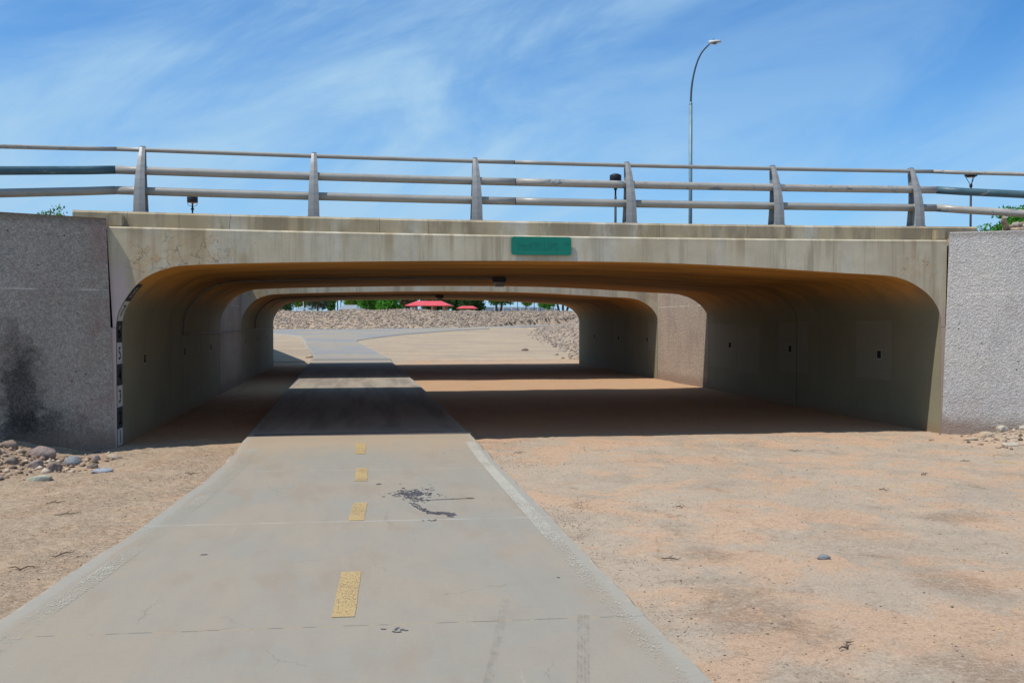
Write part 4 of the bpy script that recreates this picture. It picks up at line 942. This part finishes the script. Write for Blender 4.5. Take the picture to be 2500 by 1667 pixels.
# ------------------------------------------------------------------ litter on the dirt: pebbles, petals, twigs
def scatter(name, n, fn, mats, label, cat, flat=.6):
    oct_v = np.array([(1, 0, 0), (-1, 0, 0), (0, 1, 0), (0, -1, 0), (0, 0, 1), (0, 0, -1)], float); oct_f = np.array([(0, 2, 4), (2, 1, 4), (1, 3, 4), (3, 0, 4), (2, 0, 5), (1, 2, 5), (3, 1, 5), (0, 3, 5)])
    rs = np.random.RandomState(hash(cat) % 1 + 11); P = [fn() for _ in range(n)]; P = [p for p in P if p]
    X = np.array([p[0] for p in P]); Y = np.array([p[1] for p in P]); S = np.array([p[2] for p in P]); Zg = gz(X, Y)
    V = []; 
    for i in range(len(P)):
        j = oct_v * (1 + .35 * rs.randn(6, 3)) * S[i]; j[:, 2] *= flat; a = rs.rand() * 6.28; c_, s_ = math.cos(a), math.sin(a)
        V.append(np.stack([j[:, 0] * c_ - j[:, 1] * s_ + X[i], j[:, 0] * s_ + j[:, 1] * c_ + Y[i], j[:, 2] + Zg[i] + S[i] * .15], -1))
    F = (oct_f[None] + (np.arange(len(P)) * 6)[:, None, None]).reshape(-1, 3)
    o = fast_mesh(name, np.concatenate(V).astype(np.float32), F.astype(np.int32), mats[0])
    for q in mats[1:]: o.data.materials.append(q)
    o.data.polygons.foreach_set('material_index', np.repeat(rs.randint(0, len(mats), len(P)), 8).astype(np.int32)); o['kind'] = 'stuff'; return tag(o, label, cat)
def offpath(x, y): return x < float(PL(y)) - .03 or x > float(PR(y)) + .03
def f_peb():
    y = 3.8 + 10.8 * random.random() ** 1.1; x = random.uniform(-4.6, 8.8) if random.random() < .7 else (float(PR(y)) + abs(random.gauss(0, .35)) if random.random() < .6 else float(PL(y)) - abs(random.gauss(0, .4)))
    if not offpath(x, y) or (x < -3.3 and y > float(yWL(x))): return None
    if float(fbm(x * .8, y * .8, 3, 21)) < random.uniform(-.35, .35) : return None
    return x, y, min(.014, abs(random.gauss(.0022, .0026)) + .0018)
peb = [simple('pebble_%d' % i, c, .9) for i, c in enumerate(((.36, .25, .17), (.26, .17, .115), (.13, .095, .07), (.45, .36, .27), (.30, .22, .16)))]
scatter('pebbles', 30000, f_peb, peb, 'fine grit and crumbs of soil strewn over the dirt beside the path', 'gravel')
def f_col():
    if random.random() < .7: x, y = random.gauss(-3.95, .4), random.gauss(12.8, .45)
    else: x, y = random.gauss(9.8, .5), random.gauss(13.5, .4)
    if (x < -3.3 and y > float(yWL(x)) - .03) or (x > 9 and y > float(yWR(x)) - .03): return None
    return x, y, abs(random.gauss(0, .022)) + .006
scatter('rubble', 700, f_col, peb, 'small stones and clods of soil around the boulders at the wall foot', 'rubble')
def f_pet():
    if random.random() < .6: x, y = random.gauss(5.0, 1.3), random.gauss(9.9, .35)
    else: x, y = random.uniform(1.9, 8), random.uniform(5, 13)
    return (x, y, random.uniform(.006, .012)) if offpath(x, y) else None
scatter('fallen_petals', 260, f_pet, [simple('petal', (.68, .50, .16), .7)], 'tiny yellow petals dropped on the right-hand dirt', 'petals', .25)
MAT['twig'] = simple('dry_twig', (.13, .09, .06), .9); MAT['straw'] = simple('straw', (.50, .36, .12), .8)
tw = [(2.15, 13.2, .16, 'short dark twig on the right-hand dirt just outside the tunnel shadow, beside the path'), (5.9, 12.8, .18, 'brown twig on the dirt in front of the middle of the right-hand tunnel shadow'),
      (8.0, 11.3, .30, 'yellow straw stalk lying on the dirt before the pale wall'), (7.6, 11.55, .16, 'dark twig right behind the yellow straw stalk'), (8.4, 13.6, .13, 'tiny dark twig near the right corner of the opening'),
      (5.4, 9.6, .12, 'tiny twig among the fallen yellow petals on the right-hand dirt'), (6.4, 10.5, .2, 'thin twig on the right-hand dirt beyond the fallen petals'), (2.6, 5.0, .18, 'twig beside the path edge at the bottom of the picture'),
      (4.3, 5.4, .30, 'long forked twig on the bare dirt at lower right, nearest to the flat blue-grey stone'), (3.9, 4.75, .30, 'forked twig lowest in the picture on the right-hand dirt'), (5.0, 5.3, .26, 'long twig at the lower right corner of the picture'),
      (-2.6, 9.5, .22, 'twig on the left-hand dirt halfway between boulders and picture bottom'), (-2.9, 10.2, .18, 'twig on the left-hand dirt just in front of the boulder pile'), (-2.35, 7.5, .22, 'twig beside the left path edge, second lowest on that side'),
      (-2.2, 7.9, .2, 'twig touching the left path edge below the boulders'), (-2.6, 7.1, .25, 'lowest twig on the left-hand dirt, at the picture edge'), (-1.9, 11.9, .16, 'twig on the left-hand dirt close to the start of the tunnel shadow'),
      (2.3, 7.1, .16, 'small twig on the right-hand dirt touching the path edge'), (3.0, 9.0, .1, 'tiny twig on the right-hand dirt level with the oil stain'), (7.2, 8.4, .2, 'thin twig at the right picture edge')]
for i, (x, y, l, k) in enumerate(tw):
    bm = bmesh.new(); a = random.uniform(-.9, .9); pts = []
    for q in range(6):
        t = q / 5 - .5; pts.append((x + l * t * math.cos(a), y + l * t * math.sin(a) + .02 * math.sin(q * 2.1 + i), gh(x + l * t * math.cos(a), y + l * t * math.sin(a)) + .010 + .012 * math.sin(q * 1.3 + i) ** 2))
    tube(bm, pts, [.0035, .005, .0055, .005, .0035, .0015], 5)
    if 'yellow straw stalk lying' not in k: tube(bm, [pts[2], (pts[2][0] + .25 * l * math.cos(a + .8), pts[2][1] + .25 * l * math.sin(a + .8), pts[2][2] + .015)], [.004, .0015], 5)
    straw = 'straw' in k and 'behind' not in k; o = obj('twig', bm, MAT['straw'] if straw else MAT['twig'])
    tag(o, k, 'twig', 'dry twigs on the dirt')

# ------------------------------------------------------------------ vegetation
def leaf_mat(name, a, b):
    m = M(name, .6, .25); oi = m.n.new('ShaderNodeNewGeometry')
    c = m.mix(oi.outputs['Random Per Island'], a, b); m.b.inputs['Subsurface Weight'].default_value = 0
    tr = m.n.new('ShaderNodeBsdfTranslucent'); m.l.new(c, tr.inputs[0]); mxs = m.n.new('ShaderNodeMixShader'); mxs.inputs[0].default_value = .3
    m.l.new(m.b.outputs[0], mxs.inputs[1]); m.l.new(tr.outputs[0], mxs.inputs[2]); m.l.new(mxs.outputs[0], m.n['Material Output'].inputs[0])
    return m.done(c)
LM = {'bright': leaf_mat('bright_leaves', (.045, .20, .018), (.13, .36, .04)), 'dark': leaf_mat('dark_leaves', (.028, .085, .022), (.075, .17, .04)), 'mid': leaf_mat('mid_leaves', (.055, .15, .03), (.13, .27, .06)),
      'sage': leaf_mat('sage_leaves', (.085, .12, .07), (.17, .21, .12)), 'lime': leaf_mat('lime_leaves', (.11, .24, .03), (.22, .36, .06)), 'olive': leaf_mat('olive_leaves', (.07, .08, .035), (.15, .14, .07)), 'palm': leaf_mat('palm_leaves', (.035, .075, .03), (.08, .12, .05))}
MAT['bark'] = simple('bark', (.10, .075, .055), .95, 0, .3, 4, .5, 12)
def crown(base_, rx, ry, rz_, n, leaf, seed, clumps=22, holes_=.0):
    rs = np.random.RandomState(seed); cs = []
    for _ in range(clumps):
        d = rs.randn(3); d /= np.linalg.norm(d); r = rs.rand() ** .45; cs.append((d * r * .78, .24 + .20 * rs.rand()))
    idx = rs.randint(0, clumps, n); d = rs.randn(n, 3); d /= np.linalg.norm(d, axis=1)[:, None]; r = (.35 + .65 * rs.rand(n) ** .5) * (1 + .25 * rs.randn(n) * .4)
    P = np.array([cs[i][0] for i in idx]) + d * (r * np.array([cs[i][1] for i in idx]))[:, None]
    P = P * np.array((rx, ry, rz_)) + np.array(base_)
    u = rs.randn(n, 3); u /= np.linalg.norm(u, axis=1)[:, None]; w = np.cross(u, rs.randn(n, 3)); w /= np.linalg.norm(w, axis=1)[:, None]
    s = leaf * (.6 + .8 * rs.rand(n))[:, None]
    V = np.stack([P - u * s, P + w * s * .45, P + u * s, P - w * s * .45], 1).reshape(-1, 3); F = np.arange(4 * n).reshape(-1, 4)
    return V.astype(np.float32), F.astype(np.int32), cs
def tree(name, label, x, y, zb, w, h, mat, seed, n=3500, leaf=.28, trunk_h=.25, depth=None, low=0., group='trees beyond the far bank', trunks=1, cat='tree', clumps=26):
    T = thing(name, label, cat, (x, y, zb), 0, group); depth = depth or w * .8
    ch = h * (1 - trunk_h) + low
    V, F, cs = crown((0, 0, h - ch / 2), w / 2, depth / 2, ch / 2, n, leaf, seed, clumps)
    o = fast_mesh('crown', V, F, LM[mat]); o.parent = T
    bm = bmesh.new(); rnd_ = random.Random(seed)
    for q in range(trunks):
        ox = (q - (trunks - 1) / 2) * w * .07; lean = (q - (trunks - 1) / 2) * w * .14; tw_ = w * .030 + .03
        tube(bm, [(ox, 0, -.2), (ox + lean * .4, 0, h * .25), (ox + lean, 0, h * .55), (ox + lean * 1.2, 0, h * .8)], [tw_, tw_ * .8, tw_ * .5, tw_ * .15], 8)
        for c_, r_ in cs[q::trunks][:8]:
            tube(bm, [(ox + lean * .5, 0, h * (.28 + .2 * rnd_.random())), (c_[0] * w / 4, c_[1] * depth / 4, h - ch / 2 + c_[2] * ch / 4 - .1), (c_[0] * w / 2, c_[1] * depth / 2, h - ch / 2 + c_[2] * ch / 2)], [tw_ * .4, tw_ * .25, tw_ * .06], 6)
    obj('trunk', bm, MAT['bark'], T); return T
# horizontal place from bearing (pixels of a 2352-wide frame) and depth, then kept as world coordinates
def at(u, Z): t = (u - 1176) / 2287; a = R(8.8); return t * Z * math.cos(a) + Z * math.sin(a), Z * math.cos(a) - t * Z * math.sin(a)
def wpx(p, Z): return p * Z / 2287
ZG = 2.62
for nm, lab, u, Z, pw, h, mat, n, kw in (
    ('tree', 'dark dense bushy tree at the left edge of the far view', 655, 150, 62, 4.6, 'dark', 5000, dict(trunk_h=.02)),
    ('tree', 'yellow-green tree behind the gap between the dark bush and the sage tree', 700, 250, 46, 7.2, 'lime', 3500, dict(trunk_h=.1)),
    ('tree', 'grey-green sage-coloured tree left of the mobile home', 730, 165, 52, 5.0, 'sage', 5500, dict(trunk_h=.06)),
    ('tree', 'small rounded green tree just right of the sage-coloured one', 760, 215, 18, 5.2, 'mid', 2200, dict(trunk_h=.08)),
    ('tree', 'round light green tree showing behind the mobile home', 816, 330, 38, 9.2, 'lime', 3200, dict(trunk_h=.2)),
    ('tree', 'large bright green tree between the mobile home and the big red roof', 864, 185, 66, 6.6, 'bright', 7500, dict(trunk_h=.03)),
    ('bush', 'low bright green bush in front of the large bright green tree', 893, 170, 46, 3.2, 'bright', 3500, dict(trunk_h=.0)),
    ('tree', 'brownish olive tree left behind the big red roof', 934, 250, 42, 8.2, 'olive', 4500, dict(trunk_h=.1)),
    ('tree', 'dark green tree rising behind the big red roof', 1000, 270, 66, 9.0, 'dark', 6500, dict(trunk_h=.08)),
    ('tree', 'mid green tree above the gap between the two red roofs', 1052, 290, 50, 9.6, 'mid', 4800, dict(trunk_h=.08)),
    ('tree', 'dark tree behind the small red roof', 1086, 285, 54, 9.0, 'dark', 5500, dict(trunk_h=.05)),
    ('tree', 'loose mid green tree with two trunks right of the small red roof', 1146, 170, 66, 5.2, 'mid', 5200, dict(trunk_h=.16, trunks=2)),
    ('tree', 'thin light green tree among the court poles', 1208, 330, 34, 8.6, 'lime', 1800, dict(trunk_h=.35)),
    ('tree', 'bright green bush-like tree left of the dark-trunked mesquite', 1257, 150, 34, 3.6, 'bright', 3600, dict(trunk_h=.03)),
    ('tree', 'spreading mesquite with several dark trunks at the right of the far view', 1293, 155, 64, 4.4, 'mid', 4200, dict(trunk_h=.36, trunks=3))):
    x, y = at(u, Z); tree(nm, lab, x, y, ZG, wpx(pw, Z) * 1.45, h * 1.30, mat, int(u), int(n * 1.6), max(.16, Z * .0012), cat='bush' if nm == 'bush' else 'tree', **kw)
def palm(u, Z, h, lab, sc):
    x, y = at(u, Z); T = thing('palm_tree', lab, 'palm', (x, y, ZG), 0, 'trees beyond the far bank')
    bm = bmesh.new(); tube(bm, [(0, 0, -.2), (.1, 0, h * .5), (0, 0, h)], [.22, .18, .16], 8); obj('trunk', bm, MAT['bark'], T)
    bm = bmesh.new(); rnd_ = random.Random(int(u))
    for k in range(34):
        a = rnd_.random() * 6.28; e = rnd_.uniform(-.6, 1.2); L_ = sc * rnd_.uniform(.8, 1.1); prev = None
        for q in range(6):
            t = q / 5; r = L_ * t * math.cos(e * (1 - t * .4)); z = h + L_ * t * math.sin(e) - .55 * L_ * t * t; w_ = .22 * sc * math.sin(math.pi * min(1, t * .85 + .12))
            c_ = Vector((r * math.cos(a), r * math.sin(a), z)); s_ = Vector((-math.sin(a), math.cos(a), 0)) * w_
            cur = (bm.verts.new(c_ - s_), bm.verts.new(c_ + Vector((0, 0, .04))), bm.verts.new(c_ + s_))
            if prev: bm.faces.new((prev[0], prev[1], cur[1], cur[0])); bm.faces.new((prev[1], prev[2], cur[2], cur[1]))
            prev = cur
    obj('crown', bm, LM['palm'], T)
palm(775, 300, 6.2, 'shaggy palm left of the mobile home', 1.9)
palm(795, 420, 9.0, 'thin distant palm standing just above the mobile home', 1.6)
# bushes on top of the approach fill
tree('shrub', 'wispy green shrub showing above the left wing wall', -5.83, 20.3, 3.05, 1.0, 1.08, 'mid', 77, 420, .035, .15, 1.0, group='', cat='shrub', clumps=14)
tree('shrub', 'small sparse sprig above the left wing wall, left of the wispy shrub', -6.9, 21.0, 3.05, 1.3, .78, 'mid', 79, 150, .03, .3, 1.0, group='', cat='shrub', clumps=8)
tree('shrub', 'bright green shrub above the pale wing wall behind the driftwood', 11.35, 15.9, 3.05, 1.5, .72, 'bright', 78, 5200, .032, .05, 1.0, group='', cat='shrub', clumps=26)
for o in list(C.objects):
    if o.get('group') == '': del o['group']
MAT['drift'] = simple('driftwood', (.30, .23, .165), .9, 0, .45, 9, .6, 30)
bm = bmesh.new(); rnd_ = random.Random(3)
tube(bm, [(10.98, 14.0, 3.36), (11.0, 14.05, 3.30), (11.08, 14.1, 3.2), (11.25, 14.1, 3.2), (11.5, 14.05, 3.23), (11.8, 14.0, 3.20)], [.035, .042, .05, .045, .05, .03], 10)
tube(bm, [(11.1, 14.1, 3.2), (11.3, 14.0, 3.26), (11.55, 14.05, 3.31), (11.8, 14.1, 3.36)], [.04, .035, .04, .03], 9)
tube(bm, [(11.05, 14.15, 3.16), (11.25, 13.95, 3.17), (11.5, 13.95, 3.17)], [.04, .03, .02], 8)
for v in bm.verts: v.co += Vector([rnd_.uniform(-.008, .008) for _ in range(3)])
for v in bm.verts: v.co.x -= 1.12; v.co.y += .04 + .30 * (10.9 - v.co.x) * 0
tag(obj('driftwood', bm, MAT['drift']), 'knotty piece of driftwood lying on top of the pale right wing wall', 'driftwood')
for i, (x, y, z, s) in enumerate(((10.98, 14.0, 3.26, .065), (11.10, 13.92, 3.24, .06), (11.22, 13.95, 3.29, .075), (11.35, 13.9, 3.28, .07))):
    o = obj('stone', rock_geo((s, s * .8, s * .7), 400 + i, 3, .6), RM['white']); o.location = (x - .90, y + .08, z - .01)
    tag(o, ('leftmost', 'second from left', 'third from left', 'rightmost')[i] + ' of four pale stones beside the driftwood on the wall top', 'rock', 'stones by the driftwood')

# ------------------------------------------------------------------ park structures far away
MAT['redroof'] = simple('red_metal_roof', (.60, .075, .085), .5, 0, .08, .4)
MAT['stucco'] = simple('tan_stucco', (.42, .27, .18), .9)
def ramada(u, Z, wpx_, ridge_v, eave_v, lab):
    x, y = at(u, Z); w = wpx(wpx_, Z); zr = 1.75 + (738 - ridge_v) * Z / 2287; ze = 1.75 + (738 - eave_v) * Z / 2287; dp = w * .62
    T = thing('picnic_shelter', lab, 'shelter', (x, y, ZG), R(-14), 'red-roofed shelters in the park')
    bm = bmesh.new(); rw = w * .28
    lo_ = [bm.verts.new((sx * w / 2, sy * dp / 2, ze - ZG)) for sx, sy in ((-1, -1), (1, -1), (1, 1), (-1, 1))]; lb = [bm.verts.new((v.co.x, v.co.y, v.co.z - .13)) for v in lo_]
    r0, r1 = bm.verts.new((-rw, 0, zr - ZG)), bm.verts.new((rw, 0, zr - ZG))
    for f in ((lo_[0], lo_[1], r1, r0), (lo_[1], lo_[2], r1), (lo_[2], lo_[3], r0, r1), (lo_[3], lo_[0], r0)): bm.faces.new(f)
    for i in range(4): bm.faces.new((lb[i], lb[(i + 1) % 4], lo_[(i + 1) % 4], lo_[i]))
    bm.faces.new(lb[::-1]); bmesh.ops.recalc_face_normals(bm, faces=bm.faces); obj('roof', bm, MAT['redroof'], T)
    for sx in (-.33, 0.1, .36):
        for sy in (-.3, .3): bm = bmesh.new(); box(bm, (sx * w, sy * dp, (ze - ZG) / 2), (w * .05, w * .05, ze - ZG + .05)); obj('column', bm, MAT['stucco'], T)
ramada(986, 225, 102, 691, 701.5, 'larger red-roofed picnic shelter on tan columns beyond the stone bank')
ramada(1073, 262, 46, 702.5, 707.5, 'smaller red-roofed picnic shelter to the right of the larger one')
MAT['siding'] = simple('cream_siding', (.42, .40, .33), .8); MAT['roofw'] = simple('pale_metal_roof', (.55, .62, .66), .5); MAT['winglass'] = simple('dark_window_glass', (.05, .07, .10), .2)
x, y = at(810, 300); T = thing('mobile_home', 'cream mobile home with a pale metal roof beyond the stone bank', 'building', (x, y, ZG), R(-9))
bm = bmesh.new(); box(bm, (0, 0, 1.35), (5.7, 12, 2.7)); obj('wall', bm, MAT['siding'], T)
bm = bmesh.new(); plate(bm, [(-3.0, 2.7), (3.0, 2.7), (3.0, 2.85), (2.2, 4.0), (-1.6, 4.0), (-3.0, 2.85)], -6.3, 6.2); obj('roof', bm, MAT['roofw'], T)
bm = bmesh.new(); box(bm, (2.0, -6.02, 1.6), (1.3, .06, 1.3)); obj('window', bm, MAT['winglass'], T)
bm = bmesh.new()
for q in (-1.4, .4): box(bm, (q, -6.03, 1.4), (.12, .05, 2.5))
obj('trim', bm, MAT['roofw'], T)
for u, Z, w, h, lab in ((695, 240, 3.0, 2.0, 'low white-roofed carport behind the dark bush'), (760, 250, 1.6, 1.9, 'small pale-roofed shed right of the sage tree')):
    x, y = at(u, Z); T = thing('carport', lab, 'carport', (x, y, ZG))
    bm = bmesh.new(); plate(bm, [(-w / 2, h), (w / 2, h), (w / 2, h + .15), (0, h + .45), (-w / 2, h + .15)], -2, 2); obj('roof', bm, MAT['roofw'], T)
    for q in (-1, 1): bm = bmesh.new(); box(bm, (q * w * .45, -1.8, h / 2), (.15, .15, h)); obj('post', bm, MAT['roofw'], T)
MAT['longw'] = simple('white_long_building', (.55, .56, .56), .8); MAT['roofb'] = simple('blue_grey_roof', (.22, .28, .33), .7)
x, y = at(1185, 420); T = thing('long_building', 'long low white building far off behind the court poles', 'building', (x, y, ZG - .5))
bm = bmesh.new(); box(bm, (0, 0, 2), (34, 12, 4.0)); obj('wall', bm, MAT['longw'], T)
bm = bmesh.new(); plate(bm, [(-17.5, 4), (17.5, 4), (15, 5.6), (-15, 5.6)], -6.5, 6.5); obj('roof', bm, MAT['roofb'], T)
bm = bmesh.new()
for q in range(-7, 8): box(bm, (q * 2.2, -6.03, 2.2), (1.0, .05, 1.1))
obj('window_row', bm, MAT['roofb'], T)
MAT['polew'] = simple('white_pole_metal', (.6, .6, .6), .5)
for u, Z, h, r, k, lab in ((697, 240, 8, .09, 'polew', 'thin white pole beside the low carport'), (783, 300, 10, .12, 'lampblk', 'dark utility pole left of the mobile home'), (1189, 250, 9, .09, 'lampblk', 'dark court pole, leftmost of the three right of the loose tree'), (1227, 250, 9, .10, 'lampblk', 'dark court pole in the middle of the three right of the loose tree'), (1241, 290, 10, .09, 'lampblk', 'dark court pole, rightmost of the three right of the loose tree')):
    x, y = at(u, Z); bm = bmesh.new(); tube(bm, [(0, 0, 0), (0, 0, h)], [r, r * .8], 8); lathe(bm, ((0, h + .12), (r * 2, h + .05), (r * 1.6, h - .05)), seg=8)
    o = obj('pole', bm, MAT[k]); o.location = (x, y, ZG); tag(o, lab, 'pole')
x, y = at(1205, 245); T = thing('chain_fence', 'pale court fence of thin posts and rails beyond the right part of the bank', 'fence', (x, y, ZG))
bm = bmesh.new()
for q in (0.6, 1.5, 2.4): tube(bm, [(-7.5, 0, q), (7.5, 0, q)], .03, 5)
obj('fence_rail', bm, MAT['polew'], T)
for q in range(8): bm = bmesh.new(); tube(bm, [(-7.5 + q * 15 / 7, 0, 0), (-7.5 + q * 15 / 7, 0, 2.5)], .045, 6); obj('fence_post', bm, MAT['polew'], T)
